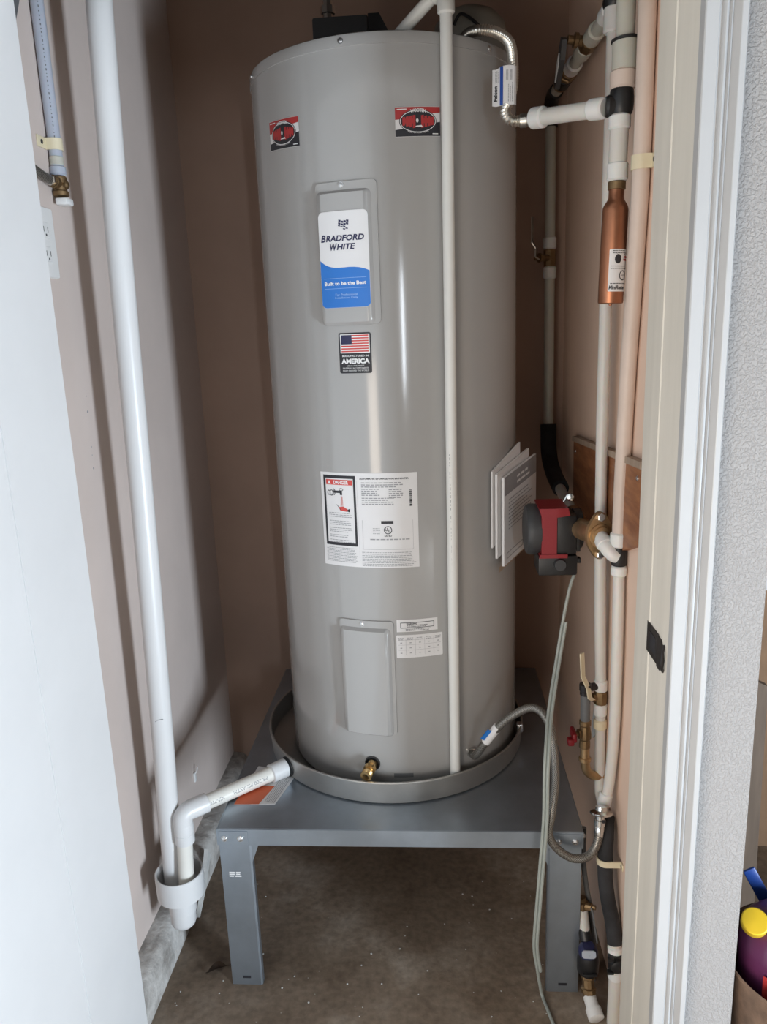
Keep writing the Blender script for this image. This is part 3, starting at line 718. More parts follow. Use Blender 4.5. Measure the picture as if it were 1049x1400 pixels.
mb = MB(); poly(mb, Dm, [(X(.20), Yv(.365)), (X(.25), Yv(.355)), (X(.305), Yv(.39)), (X(.29), Yv(.41)), (X(.215), Yv(.40))], 0.0008)
for k in range(3): poly(mb, Dm, [(X(.222 + .012 * k), Yv(.35)), (X(.226 + .012 * k), Yv(.35)), (X(.234 + .006 * k), Yv(.25)), (X(.231 + .006 * k), Yv(.25))], 0.0008)
mb.build('scald_drawing', 'lred_ink', dl, smooth=False)
mb = MB()
text(mb, Dm, 'AUTOMATIC STORAGE WATER HEATER', X(.675), Yv(.058), 0.101, 0.0034, bold=0.03)
mb.build('title_lettering', 'ink', dl, smooth=False)
mb = MB()
for v, n_ in ((.425, 3), (.51, 3), (.585, 3), (.66, 2), (.715, 2)): microtext(mb, Dm, X(.085), X(.35), Yv(v), n_, 0.0040, 0.0014, rng=rr)
microtext(mb, Dm, X(.035), X(.385), Yv(.80), 10, 0.0033, 0.0012, ragged=.1, rng=rr)
microtext(mb, Dm, X(.45), X(.90), Yv(.095), 3, 0.0042, 0.0020, ragged=.3, rng=rr); microtext(mb, Dm, X(.45), X(.64), Yv(.16), 4, 0.0042, 0.0020, rng=rr); microtext(mb, Dm, X(.72), X(.88), Yv(.165), 5, 0.0042, 0.0020, rng=rr)
microtext(mb, Dm, X(.45), X(.78), Yv(.255), 4, 0.0042, 0.0018, rng=rr)
microtext(mb, Dm, X(.55), X(.64), Yv(.575), 4, 0.0036, 0.0012, rng=rr); microtext(mb, Dm, X(.52), X(.91), Yv(.688), 1, 0.004, 0.0024, ragged=0, rng=rr)
microtext(mb, Dm, X(.43), X(.97), Yv(.832), 9, 0.0036, 0.0013, ragged=.08, rng=rr)
mb.build('small_print', 'grey_ink', dl, smooth=False, kind='stuff')
mb = MB()
for (u0, u1, v0, v1) in ((.445, .447, .49, .80), (.945, .947, .49, .80), (.445, .947, .80, .803), (.405, .406, .08, .95)): sheet(mb, Dm, X(u0), X(u1), Yv(v1), Yv(v0), 0.0008, n=6)
mb.build('rule_lines', 'grey_ink', dl, smooth=False, kind='stuff')
mb = MB(); sheet(mb, Dm, X(.635), X(.755), Yv(.528), Yv(.497), 0.0008, n=3); ringp(mb, Dm, X(.70), Yv(.595), 0.0085, 0.0085, 0.0016, 0.0008)
text(mb, Dm, 'U', X(.684), Yv(.588), 0.0050, 0.0068, bold=0.03); text(mb, Dm, 'L', X(.715), Yv(.604), 0.0042, 0.0068, bold=0.03)
text(mb, Dm, 'LISTED', X(.70), Yv(.655), 0.0150, 0.0040, bold=0.03)
for k in range(14): sheet(mb, Dm, X(.92), X(.945), Yv(.18 + .0125 * k + .007 * rr.random()), Yv(.175 + .0125 * k), 0.0008, n=1)
mb.build('approval_mark', 'ink', dl, smooth=False, kind='stuff')

# small stickers by the lower cover
Wm = tankmap(10.0, 0.780); hw = rad(8.95) * TR
mb = MB(); sheet(mb, Wm, -hw, hw, 0, 0.0275, 0.0005, n=8); ws = mb.build('warning_sticker', 'paper', t, smooth=False)
mb = MB()
for (a0, a1, b0, b1) in ((-.036, .036, .020, .0212), (-.036, .036, .0085, .0097), (-.036, -.0348, .0085, .0212), (.0348, .036, .0085, .0212)): sheet(mb, Wm, a0, a1, b0, b1, 0.0008, n=6)
text(mb, Wm, 'WARNING', -.012, .0178, .023, .0034, bold=0.04); microtext(mb, Wm, -.022, .032, .0150, 2, .003, .0011, rng=rr); microtext(mb, Wm, -.025, .040, .0065, 2, .003, .0010, rng=rr)
mb.build('print', 'ink', ws, smooth=False, kind='stuff')
Vm = tankmap(10.9, 0.7215); hw = rad(10.2) * TR
mb = MB(); sheet(mb, Vm, -hw, hw, 0, 0.0515, 0.0005, n=8, cr=0.002); ws = mb.build('table_sticker', 'paper', t, smooth=False)
mb = MB()
for i in range(5):
    a = -hw + hw * 2 * (i + .5) / 5
    microtext(mb, Vm, a - .007, a + .007, .0455, 2, .0035, .0013, ragged=.1, rng=rr)
    for j in range(3): sheet(mb, Vm, a - .002, a + .002, .010 + .0115 * j, .0118 + .0115 * j, .0008, n=1)
    if i: sheet(mb, Vm, a - hw / 5, a - hw / 5 + .0004, .006, .044, .0008, n=1)
for b in (.0175, .029, .040): sheet(mb, Vm, -hw + .004, hw - .004, b, b + .0004, .0008, n=6)
mb.build('print', 'grey_ink', ws, smooth=False, kind='stuff')
Nm = tankmap(1.9, 0.4370)
mb = MB(); sheet(mb, Nm, -.0215, .0215, 0, .010, .0006, n=4); mb.build('serial_plate', 'grey_pl', t, smooth=False)
# drain valve
q = rad(-12.2); vd = Vector((math.sin(q), -math.cos(q), 0)); vp = Vector((TCX, TCY, 0.468)) + vd * TR
mb = MB(); mb.lathe(vp - vd * 0.001, vd, [(0, 0.0175), (0.003, 0.0175), (0.004, 0.015), (0.001, 0.012), (0.001, 0.0001)], 24, cap=False); dv = mb.build('drain_valve', 'black', t)
dn = (vd + Vector((-0.10, 0, -0.22))).normalized()
mb = MB(); mb.lathe(vp, dn, [(0, 0.010), (0.013, 0.010), (0.014, 0.0135), (0.022, 0.0135), (0.023, 0.0095), (0.029, 0.0095)] + [(0.030 + 0.0015 * k, 0.0125 if k % 2 else 0.0112) for k in range(8)] + [(0.043, 0.0125), (0.0435, 0.0075), (0.034, 0.007), (0.034, 0.0001)], 20, cap=False)
mb.lathe(vp + vd * 0.018, (0.25, -0.2, 1), [(0, 0.007), (0.014, 0.007), (0.015, 0.004), (0.018, 0.004)], 14); mb.build('brass_body', 'brass', dv)
mb = MB(); mb.lathe(vp + dn * 0.0342, dn, [(0, 0.0068), (0.0002, 0.0068)], 16); mb.build('outlet_bore', 'ink', dv)
# cold inlet / side nipple low on the right of the tank for the flexible hose
q = rad(34.9); nd = Vector((math.sin(q), -math.cos(q), 0)); NP = Vector((TCX, TCY, 0.470)) + nd * TR

# ================================================================== things on top of the heater
t = thing('junction_box', 'black plastic junction box on top of the heater with conduit fitting', 'junction box', (-0.155, 1.70, 1.9235))
mb = MB(); mb.box(-0.227, -0.118, 1.665, 1.80, 1.9235, 2.000, bev=0.004); mb.build('box_body', 'dkgrey', t)
mb = MB(); mb.prism([(-0.118, 1.9235), (-0.076, 1.9235), (-0.076, 1.965), (-0.096, 2.003), (-0.118, 2.003)], 'y', 1.672, 1.795); mb.build('side_cover', 'black', t)
mb = MB(); mb.lathe((-0.199, 1.70, 1.999), (0, 0, 1), [(0, 0.014), (0.006, 0.014), (0.0065, 0.011), (0.016, 0.011), (0.017, 0.0145), (0.030, 0.0145), (0.031, 0.010), (0.36, 0.010)], 8); mb.lathe((-0.199, 1.70, 2.359), (0, 0, 1), [(0, 0.010), (CE - 2.3595, 0.010)], 12)
mb.build('conduit_connector', 'chrome', t, angle=20)

t = thing('expansion_tank', 'taupe rounded small tank standing on the heater top behind the relief pipe', 'tank', (0.085, 1.80, 1.9235))
mb = MB(); mb.lathe((0.085, 1.80, 1.9235), (0, 0, 1), [(0, 0.060), (0.004, 0.075), (0.02, 0.078), (0.065, 0.078), (0.090, 0.072), (0.108, 0.055), (0.120, 0.028), (0.123, 0.0001)], 40, cap=False); mb.build('shell', 'taupe', t)
mb = MB(); mb.tube(smooth_path([(0.05, 1.723, 1.99), (0.062, 1.716, 2.006), (0.080, 1.716, 2.000), (0.10, 1.72, 1.985)], 6), 0.003, 8); mb.build('wire', 'black', t)

# relief pipe down the front of the tank
RPa, RPb = (0.0313, 1.532, 1.962), (0.0239, 1.5315, 0.412)
t = thing('relief_pipe', 'straight cream white relief pipe running down the front of the tank', 'pipe', (0.0239, 1.5315, 0.412))
mb = MB(); mb.tube([RPa, lerp(RPa, RPb, .35), lerp(RPa, RPb, .7), RPb], 0.0112, 20); rp = mb.build('straight_pipe', 'cpvc', t)
f = pipemap(lerp(RPa, RPb, .52), (0, 0, -1), (-0.35, -1, 0), 0.0112); mb = MB(); rr = random.Random(4)
a = 0.0
while a < 0.62:
    w = rr.uniform(.002, .007); sheet(mb, f, a, a + w, -0.0007, 0.0009, 0.0002, n=1); a += w + rr.choice((.003, .004, .012))
mb.build('printed_line', 'grey_ink', rp, smooth=False, kind='stuff')
mb = MB(); mb.lathe((0.0313, 1.532, 1.942), (0, 0, 1), [(0, 0.0125), (0.003, 0.0155), (0.030, 0.0158), (0.034, 0.0135), (0.052, 0.0135), (0.060, 0.012)], 20); mb.lathe((0.030, 1.533, 1.991), (-0.62, 0.35, -0.42), [(-0.014, 0.010), (-0.01, 0.0155), (0.030, 0.0155), (0.033, 0.013)], 20); mb.build('elbow', 'cpvc', t)
mb = MB(); mb.tube([(0.012, 1.543, 1.979), (-0.030, 1.568, 1.950), (-0.060, 1.590, 1.930)], 0.0112, 16); mb.build('side_pipe', 'cpvc', t)

# corrugated flexible connector with paper tag
t = thing('flexible_connector', 'corrugated stainless connector bending over the tank rim with paper tag', 'connector', (0.075, 1.62, 1.9235))
pth = smooth_path([(0.060, 1.66, 1.9235), (0.070, 1.635, 1.940), (0.092, 1.61, 1.9395), (0.122, 1.595, 1.930), (0.146, 1.575, 1.905), (0.151, 1.555, 1.865), (0.149, 1.54, 1.82), (0.140, 1.53, 1.792), (0.134, 1.523, 1.776), (0.140, 1.516, 1.762), (0.152, 1.512, 1.757), (0.160, 1.508, 1.756)], 10)
pth = resample(pth, 0.0013); mb = MB(); mb.tube(pth, [(0.0076, 0.0086, 0.0100, 0.0086)[k % 4] for k in range(len(pth))], 14); mb.build('corrugated_hose', 'steel', t, angle=25)
mb = MB(); mb.lathe((0.158, 1.509, 1.756), (0.98, -0.15, 0.03), [(0, 0.0085), (0.002, 0.012), (0.012, 0.0125), (0.013, 0.0105), (0.015, 0.0105), (0.016, 0.0125), (0.020, 0.0125)], 12); mb.build('end_nut', 'steel', t)
mb = MB(); TX = Vector((0.92, -0.32, 0)); f = flatmap((0.137, 1.533, 1.819), TX, (0.06, 0.02, 1))
vs = []; pr_ = [(-.024, -.030, .006), (-.016, -.033, .010), (-.004, -.033, .0125), (.008, -.033, .0125), (.017, -.033, .009), (.019, -.033, .003)]
pr2 = [(-.024, .030, .006), (-.016, .028, .010), (-.004, .032, .0125), (.008, .032, .0125), (.017, .031, .009), (.019, .031, .003)]
for (a, b, h), (a2, b2, h2) in zip(pr_, pr2): vs += [f(a, b, h), f(a2, b2, h2)]
fs = [(2 * i, 2 * i + 2, 2 * i + 3, 2 * i + 1) for i in range(5)]
mb.add(vs + [f(a, b, h - .0006) for (a, b, h) in pr_] + [f(a, b, h - .0006) for (a, b, h) in pr2], fs + [(12 + i, 18 + i, 19 + i, 13 + i) for i in range(5)])
tg = mb.build('paper_tag', 'paper', t)
def ft(a, b, h):
    k = 0
    while k < 4 and a > pr_[k + 1][0]: k += 1
    q = (a - pr_[k][0]) / (pr_[k + 1][0] - pr_[k][0])
    return f(a, b, pr_[k][2] + (pr_[k + 1][2] - pr_[k][2]) * q + h)
mb = MB(); sheet(mb, ft, -.0085, -.0025, -.0325, .0315, .0008, n=1); mb.build('blue_stripe', 'blue_pl', tg, smooth=False)
mb = MB(); text(mb, ft, 'Falcon', -.0170, -.012, .026, .0072, .0008, shear=.2, bold=.04, rot=PI / 2); mb.build('lettering', 'ink', tg, smooth=False)
mb = MB()
for k in range(12): sheet(mb, ft, .003, .0135, .008 + .0014 * k, .0088 + .0014 * k, .0008, n=1)
f2 = lambda a, b, h: ft(b, a, h)
microtext(mb, f2, -.028, .004, .0145, 3, .0032, .0010, .0008, rng=rr); microtext(mb, f2, .006, .028, -.0105, 3, .003, .0010, .0008, rng=rr)
mb.build('small_print', 'grey_ink', tg, smooth=False, kind='stuff')

# instruction booklets hanging at the right of the tank
BA, BB = Vector((0.117, 1.612, 0)), Vector((0.206, 1.756, 0)); bax = (BB - BA).normalized()
t = thing('instruction_booklet', 'folded instruction booklets with grey header hanging on the tank side', 'booklet', (0.16, 1.68, 0.90))
def leafl(name, a0, a1, b0, b1, h0, h1, tilt, m, par=None):
    f = flatmap((BA.x, BA.y, 0.892), bax, (0, 0, 1)); mb = MB()
    c = [(a0, b0), (a1, b0 + tilt), (a1, b1 + tilt), (a0, b1)]
    mb.add([f(a, b, h0) for a, b in c] + [f(a, b, h1) for a, b in c], [(3, 2, 1, 0), (4, 5, 6, 7), (0, 1, 5, 4), (1, 2, 6, 5), (2, 3, 7, 6), (3, 0, 4, 7)])
    return mb.build(name, m, par or t, smooth=False)
leafl('back_sheet', -0.012, 0.120, 0.045, 0.212, 0.000, 0.004, 0.045, 'paper')
leafl('middle_booklet', -0.004, 0.150, 0.02, 0.205, 0.006, 0.011, 0.034, 'paper')
fb = leafl('front_booklet', 0.010, 0.170, 0.0, 0.196, 0.014, 0.020, 0.028, 'paper')
leafl('grey_header', 0.011, 0.169, 0.155, 0.1955, 0.0201, 0.0205, 0.028, 'grey_ink', fb)
f0 = flatmap((BA.x, BA.y, 0.892), bax, (0, 0, 1)); f = lambda a, b, h: f0(a, b + 0.175 * (a - .01), 0.0206 + h)
mb = MB(); rr = random.Random(6); microtext(mb, f, .03, .15, .142, 9, .008, .0022, .0003, rng=rr); sheet(mb, f, .02, .10, .012, .0135, .0003); sheet(mb, f, .02, .10, .024, .0255, .0003); sheet(mb, f, .02, .022, .012, .025, .0003, n=1); sheet(mb, f, .098, .10, .012, .025, .0003, n=1)
mb.build('small_print', 'grey_ink', fb, smooth=False, kind='stuff')
mb = MB(); microtext(mb, f, .07, .14, .182, 2, .012, .005, .0006, rng=rr); mb.build('title_print', 'white_ink', fb, smooth=False)
mb = MB(); fm = flatmap((BA.x, BA.y, 0.892), bax, (0, 0, 1))
mb.add([fm(a, b, h) for (a, b, h) in ((.0, -.012, .012), (.165, .018, .012), (.165, .03, .013), (.0, 0.0, .013), (.0, -.012, .0135), (.165, .018, .0135))], [(0, 1, 2, 3), (4, 5, 2, 3), (0, 1, 5, 4)]); mb.build('backing_card', 'board', t, smooth=False)

# ================================================================== PVC on the left
t = thing('tall_drain_pipe', 'tall white PVC drain pipe beside the left wall ending in the funnel', 'pipe', (-0.600, 1.432, 0.235))
mb = MB(); mb.tube(smooth_path([(-0.536, 1.43, CE - 0.001), (-0.556, 1.43, 1.963), (-0.5685, 1.43, 1.551), (-0.5785, 1.43, 1.072), (-0.5905, 1.43, 0.598), (-0.597, 1.431, 0.424), (-0.6005, 1.432, 0.28), (-0.601, 1.432, 0.235)], 6), 0.0222, 28); tp = mb.build('straight_pipe', 'pvc', t)
mb = MB(); mb.tube([(-0.577, 1.4087, 0.637), (-0.586, 1.4083, 0.6365), (-0.594, 1.4083, 0.632)], 0.0007, 5); mb.build('hairline_scratch', 'grey_ink', tp)

t = thing('drain_funnel', 'white PVC reducer catching both drain pipes above the concrete curb', 'funnel', (-0.584, 1.42, 0.13))
FC = (-0.584, 1.42); FZ = 0.128
mb = MB(); mb.lathe((FC[0], FC[1], FZ), (0, 0, 1), [(0.079, 0.030), (0.081, 0.046), (0.085, 0.0512), (0.134, 0.0522), (0.140, 0.0519), (0.141, 0.0502), (0.139, 0.0475), (0.096, 0.0465), (0.095, 0.026)], 40, cap=False); mb.build('cup', 'pvc', t)
mb = MB(); mb.lathe((FC[0], FC[1], FZ), (0, 0, 1), [(0.040, 0.0275), (0.042, 0.0296), (0.084, 0.0296), (0.0955, 0.0285), (0.0956, 0.0001)], 32, cap=False); mb.build('neck', 'pvc', t)
mb = MB(); mb.lathe((FC[0] - 0.002, FC[1], FZ), (0.03, 0, 1), [(-0.004, 0.0001), (-0.003, 0.010), (0.001, 0.019), (0.008, 0.0255), (0.016, 0.0278), (0.044, 0.0280)], 32, cap=False); mb.build('end_plug', 'pvc', t)

t = thing('pan_drain_pipe', 'scuffed white PVC pipe from the drain pan to the funnel', 'pipe', (-0.46, 1.50, 0.41))
p0 = OUT + DRD * 0.006; p1 = Vector((-0.5575, 1.4215, 0.412)); dd = (p1 - p0).normalized()
mb = MB(); mb.cyl(p0 + dd * 0.02, p1, 0.0167, 24); hp = mb.build('sloped_pipe', 'pvc_dirty', t)
mb = MB(); mb.lathe(p0, dd, [(0, 0.018), (0.002, 0.0215), (0.040, 0.0212), (0.042, 0.0168)], 24); mb.build('socket', 'pvc', t)
mb = MB(); mb.lathe(p1 - dd * 0.052, dd, [(0, 0.0172), (0.002, 0.0212), (0.036, 0.0212), (0.044, 0.020)], 24)
mb.tube(smooth_path([p1 - dd * 0.026, p1 - dd * 0.010, p1 + dd * 0.003 + Vector((0, 0, -0.006)), p1 + dd * 0.006 + Vector((0, 0, -0.018)), p1 + dd * 0.006 + Vector((0, 0, -0.034))], 5), 0.0205, 24)
pe = p1 + dd * 0.006
mb.lathe(pe + Vector((0, 0, -0.024)), (0, 0, -1), [(0, 0.0205), (0.004, 0.0212), (0.020, 0.0212), (0.0205, 0.0205), (0.0225, 0.0205), (0.023, 0.0212), (0.045, 0.0210), (0.047, 0.0168)], 24); mb.build('elbow', 'pvc', t)
mb = MB(); mb.cyl(pe + Vector((0, 0, -0.05)), (pe.x - 0.0045, pe.y - 0.010, 0.225), 0.0167, 24); mb.build('down_pipe', 'pvc_dirty', t)
f = pipemap(p0 + dd * 0.185, -dd, (0.35, -1, 0.35), 0.0167)
fu = lambda a, b, h: f(-a, -b, h)
mb = MB(); text(mb, fu, 'NSF-PVC', -0.002, 0.002, 0.036, 0.0085, 0.0003); text(mb, fu, 'PR 200 PSI ASTM', -0.085, 0.001, 0.085, 0.0080, 0.0003); mb.build('printed_line', 'grey_ink', hp, smooth=False, kind='stuff')

# gypsum shard behind the funnel
t = thing('plaster_shard', 'small pale plaster shard leaning on the curb behind the white funnel', 'shard', (-0.615, 1.64, 0.0))
mb = MB(); mb.prism([(1.585, 0.002), (1.66, 0.075), (1.69, 0.118), (1.705, 0.09), (1.655, 0.04)], 'x', -0.622, -0.612); mb.build('gypsum_piece', 'plaster', t, smooth=False)
t = thing('wall_hook', 'tiny white plastic clip on the dark left wall above the drain pipe', 'clip', (WL, 1.813, 0.25))
mb = MB(); mb.box(WL, WL + 0.006, 1.806, 1.818, 0.235, 0.262, bev=0.002); mb.build('clip_base', 'white_pl', t)
mb = MB(); mb.tube(smooth_path([(WL + .004, 1.812, 0.258), (WL + .010, 1.812, 0.268), (WL + .012, 1.812, 0.280)], 4), 0.002, 6); mb.build('prong', 'white_pl', t)

# ================================================================== supply line on the left wall
PX = WL + 0.0125
t = thing('supply_line', 'grey white supply pipe on the left wall with brass stop valve', 'pipe', (PX, 1.426, 1.66))
mb = MB(); mb.cyl((PX, 1.4255, CE), (PX, 1.426, 1.705), 0.0112, 18); lp = mb.build('supply_pipe', 'pex_blue', t)
f = pipemap((PX, 1.4255, 2.0), (0, 0, -1), (0.5, -0.85, 0), 0.0112); mb = MB(); rr = random.Random(12); a = 0
while a < .25:
    w = rr.uniform(.001, .004); sheet(mb, f, a, a + w, -.0005, .0012, .0002, n=1); a += w + .004
mb.build('printed_line', 'grey_pl', lp, smooth=False, kind='stuff')
pipe_clamp(t, (PX, 1.426, 1.741), 0.0116, 0.019, -0.030, wall_x=WL, sgn=-1)
ringpart(t, (PX, 1.426, 1.706), (PX, 1.426, 1.723), 0.0122, 'pex_darker')
ringpart(t, (PX, 1.426, 1.690), (PX, 1.426, 1.7065), 0.0138, 'pex_blue')
mb = MB(); mb.lathe((PX, 1.4265, 1.6895), (0, 0, -1), [(0, .011), (.002, .013), (.012, .0135), (.014, .0115), (.024, .0115), (.026, .014), (.033, .014), (.035, .009)], 14); mb.lathe((PX, 1.4265, 1.677), (0, -1, 0), [(0, .009), (.014, .009), (.016, .011), (.024, .011)], 12); mb.lathe((PX, 1.4265, 1.675), (1, 0, 0), [(0, .008), (.013, .008), (.016, .004)], 12)
mb.build('stop_valve', 'brass_old', t)
mb = MB(); mb.box(PX - .006, PX + .016, 1.412, 1.440, 1.640, 1.652, bev=.003); mb.build('valve_handle', 'white_pl', t)
t = thing('small_braided_hose', 'short braided hose screwed to the brass stop valve on the left wall', 'hose', (PX, 1.36, 1.68))
mb = MB(); mb.tube(smooth_path([(PX, 1.402, 1.677), (PX, 1.37, 1.679), (PX, 1.335, 1.685), (PX, 1.29, 1.690)], 8), 0.0078, 12, uvs=True); mb.build('braided_hose', 'braid', t)
mb = MB(); mb.lathe((PX, 1.4035, 1.6768), (0, -1, 0.03), [(0, .0085), (.002, .010), (.014, .010), (.016, .008)], 6); mb.build('hose_nut', 'chrome', t)
t = thing('grey_flex_conduit', 'grey conduit crossing the wall corner above the brass stop valve', 'conduit', (WL + 0.01, 1.34, 1.95))
mb = MB(); mb.tube(smooth_path([(WL + .009, 1.285, 1.84), (WL + .009, 1.325, 1.895), (WL + .009, 1.362, 1.96), (WL + .009, 1.395, 2.03), (WL + .009, 1.41, 2.12), (WL + .009, 1.41, CE)], 8), 0.008, 12); mb.build('conduit_tube', 'grey_pl', t)
t = thing('wall_outlet', 'white outlet cover plate partly hidden behind the white door jamb', 'outlet', (WL, 1.366, 1.57))
mb = MB(); f = flatmap((WL, 1.366, 1.572), (0, 1, 0), (0, 0, 1)); slab(mb, f, -.035, .035, -.0595, .0595, 0, .004, cr=.003, n=4, inset=.0015); op = mb.build('cover_plate', 'white_pl', t)
for dz in (-.02, .02):
    mb = MB(); slab(mb, f, -.0165, .0165, dz - .0135, dz + .0135, .004, .0055, cr=.006, n=4, inset=.0008); rc = mb.build('receptacle', 'white_pl', op)
    mb = MB(); sheet(mb, f, -.008, -.006, dz - .003, dz + .006, .0058, n=1); sheet(mb, f, .006, .008, dz - .003, dz + .006, .0058, n=1); disc(mb, f, 0, dz - .008, .0022, .0022, .0058, 10); mb.build('slots', 'ink', rc, smooth=False)
# nail holes on the left wall
for i, (y, z, r) in enumerate(((1.453, 1.299, .0012), (1.451, 1.269, .0026), (1.448, 1.201, .0014), (1.447, 1.185, .0010), (1.446, 1.159, .0022))):
    h_ = thing('nail_hole', ['top pinhole of the five dark nail holes in the left drywall', 'upper large dark nail hole in the left drywall', 'middle small nail hole between the two large nail holes', 'faint pinhole just above the lowest nail hole', 'lowest dark nail hole in the left drywall'][i], 'nail hole', (WL, y, z), 'nail holes in the left drywall')
    mb = MB(); mb.lathe((WL - .001, y, z), (1, 0, 0), [(0, r), (.0013, r * 1.1), (.0016, r * .6)], 8); mb.build('dark_dimple', 'grey_ink', h_)

# ================================================================== right-hand plumbing
def ringz(par, x, y, z0, z1, r, m='ring', name='expansion_ring', x1=None, y1=None):
    return ringpart(par, (x, y, z0), (x1 if x1 is not None else x, y1 if y1 is not None else y, z1), r, m, name)
# front riser with tee, branch and copper arrestor below
t = thing('front_riser', 'thick pale riser pipe with black tee above the copper arrestor', 'pipe', (0.309, 1.385, 1.63))
mb = MB(); mb.cyl((0.312, 1.385, CE), (0.3115, 1.385, 1.78), 0.0150, 22); mb.build('upper_pipe', 'pex_darker', t)
mb = MB(); mb.lathe((0.312, 1.385, 1.838), (0, 0, -1), [(0, .0165), (.002, .0200), (.045, .0200), (.046, .0185)], 22); mb.build('coupling', 'pex_darker', t)
mb = MB(); mb.lathe((0.312, 1.385, 1.834), (-0.05, 0, 1), [(0, .0205), (.001, .0222), (.004, .0222), (.005, .0205)], 24); mb.build('rubber_ring', 'black', t)
ringz(t, 0.3105, 1.385, 1.793, 1.765, .0208, 'pex_tan')
mb = MB(); mb.lathe((0.309, 1.385, 1.767), (0, 0, -1), [(0, .0165), (.004, .0185), (.014, .0195), (.024, .0195), (.034, .0185), (.039, .0165)], 22); mb.lathe((0.306, 1.385, 1.741), (-1, .05, .02), [(0, .016), (.014, .0155), (.018, .017), (.022, .015)], 20); mb.build('tee', 'black', t)
ringz(t, 0.307, 1.385, 1.728, 1.705, .0178)
mb = MB(); mb.cyl((0.307, 1.385, 1.706), (0.306, 1.385, 1.655), 0.0150, 22); mb.build('lower_pipe', 'pex', t)
ringz(t, 0.306, 1.385, 1.656, 1.627, .0172)
b0, b1 = (0.284, 1.388, 1.740), (0.180, 1.500, 1.757)
mb = MB(); mb.cyl(lerp(b0, b1, .05), lerp(b0, b1, .97), .0138, 20); mb.build('branch_pipe', 'pex', t)
ringpart(t, b0, lerp(b0, b1, .20), .0168); ringpart(t, lerp(b0, b1, .82), lerp(b0, b1, 1.0), .0178)

t = thing('hammer_arrestor', 'copper water hammer arrestor with white label hanging below the front riser', 'arrestor', (0.304, 1.385, 1.43))
ax = Vector((-0.026, 0, -1)).normalized(); a0 = Vector((0.3057, 1.385, 1.6265))
mb = MB(); mb.lathe(a0, ax, [(0, .0135), (.0008, .0145), (.0125, .0145), (.013, .012)], 20); mb.build('adapter', 'brass_old', t)
mb = MB(); mb.lathe(a0, ax, [(.0128, .0125), (.0260, .0125), (.031, .0150), (.037, .0190), (.042, .0208), (.046, .0212), (.192, .0212), (.1945, .0205), (.1955, .018), (.1955, .003), (.199, .002), (.1995, .0001)], 32, cap=False); ab = mb.build('copper_body', 'copper', t)
R_ = .0212; f = pipemap(a0 + ax * .142, (0.026, 0, 1), (.36, -1, 0), R_)
fl = lambda a, b, h: f(b, -a, h)
mb = MB(); sheet(mb, fl, -.0175, .024, -.034, .034, .0004, n=12, cr=.002); al = mb.build('label', 'paper', ab)
mb = MB(); ringp(mb, fl, .007, -.008, .007, .0082, .0016, .0008, 20); text(mb, fl, 'NSF', .007, -.008, .007, .003, .0008); text(mb, fl, 'MiniRester', -.001, -.0275, .030, .0065, .0008, shear=.2, bold=.03)
microtext(mb, fl, -.014, .018, -.0205, 1, .002, .0012, .0008, ragged=0, rng=rr); microtext(mb, fl, -.012, .018, .032, 2, .0035, .0010, .0008, rng=rr); microtext(mb, fl, -.014, .016, .0075, 2, .004, .0009, .0008, rng=rr)
disc(mb, fl, -.003, .0185, .0055, .0075, .0008, 14); poly(mb, fl, [(-.006, .027), (.012, .027), (.010, .024), (-.001, .023)], .0008); mb.build('label_print', 'ink', al, smooth=False, kind='stuff')
mb = MB(); sheet(mb, fl, .008, .020, .020, .023, .0008, n=2); sheet(mb, fl, .007, .018, .0155, .0185, .0008, n=2); mb.build('red_print', 'red_ink', al, smooth=False)

# rear riser A with the upper valve branch running back along the wall
t = thing('valve_riser', 'white riser pipe behind the copper arrestor with brass ball valve low down', 'pipe', (0.338, 1.53, 0.57))
mb = MB(); mb.cyl((0.3245, 1.53, CE), (0.3245, 1.53, 1.955), .0150, 20); mb.build('top_pipe', 'pex', t)
mb = MB(); mb.lathe((0.3245, 1.53, 1.967), (0, 0, -1), [(0, .0165), (.005, .0187), (.027, .0187), (.032, .0165)], 20); mb.lathe((0.3245, 1.532, 1.948), (-.02, 1, .02), [(0, .0165), (.021, .0165), (.023, .0145)], 20); mb.build('tee', 'black', t)
ringz(t, 0.324, 1.53, 1.936, 1.894, .0178, x1=0.3235)
mb = MB(); mb.tube(smooth_path([(0.3235, 1.53, 1.90), (0.323, 1.53, 1.649), (0.3235, 1.53, 1.415), (0.3235, 1.53, 1.177), (0.3285, 1.53, 0.874), (0.3355, 1.53, 0.656)], 6), .0116, 20); mb.build('riser_pipe', 'pex', t)
ringz(t, 0.3355, 1.53, 0.663, 0.637, .0142)
mb = MB(); mb.lathe((0.336, 1.53, 0.637), (0, 0, -1), [(0, .0135), (.002, .0148), (.025, .0148), (.029, .0135)], 8); mb.lathe((0.336, 1.53, 0.624), (-1, -.3, 0), [(0, .0094), (.019, .0094), (.021, .0062), (.027, .0062)], 12); bv = mb.build('ball_valve', 'brass_old', t, angle=20)
mb = MB(); lever(mb, [(0.317, 1.511, 0.625), (0.309, 1.506, 0.632), (0.305, 1.504, 0.655), (0.2925, 1.501, 0.684), (0.289, 1.499, 0.737)], .0115, .003, (.75, .66, 0)); mb.build('lever_handle', 'ivory', bv)
ringz(t, 0.3365, 1.53, 0.609, 0.580, .0142)
mb = MB(); mb.tube([(0.337, 1.53, 0.584), (0.338, 1.53, 0.55), (0.339, 1.53, 0.46), (0.339, 1.52, 0.40), (0.337, 1.46, 0.385), (0.3345, 1.432, 0.384)], .0112, 18); mb.build('lower_pipe', 'pex', t)
ringz(t, 0.337, 1.53, 0.571, 0.549, .0146, 'ivory', 'pipe_clamp')

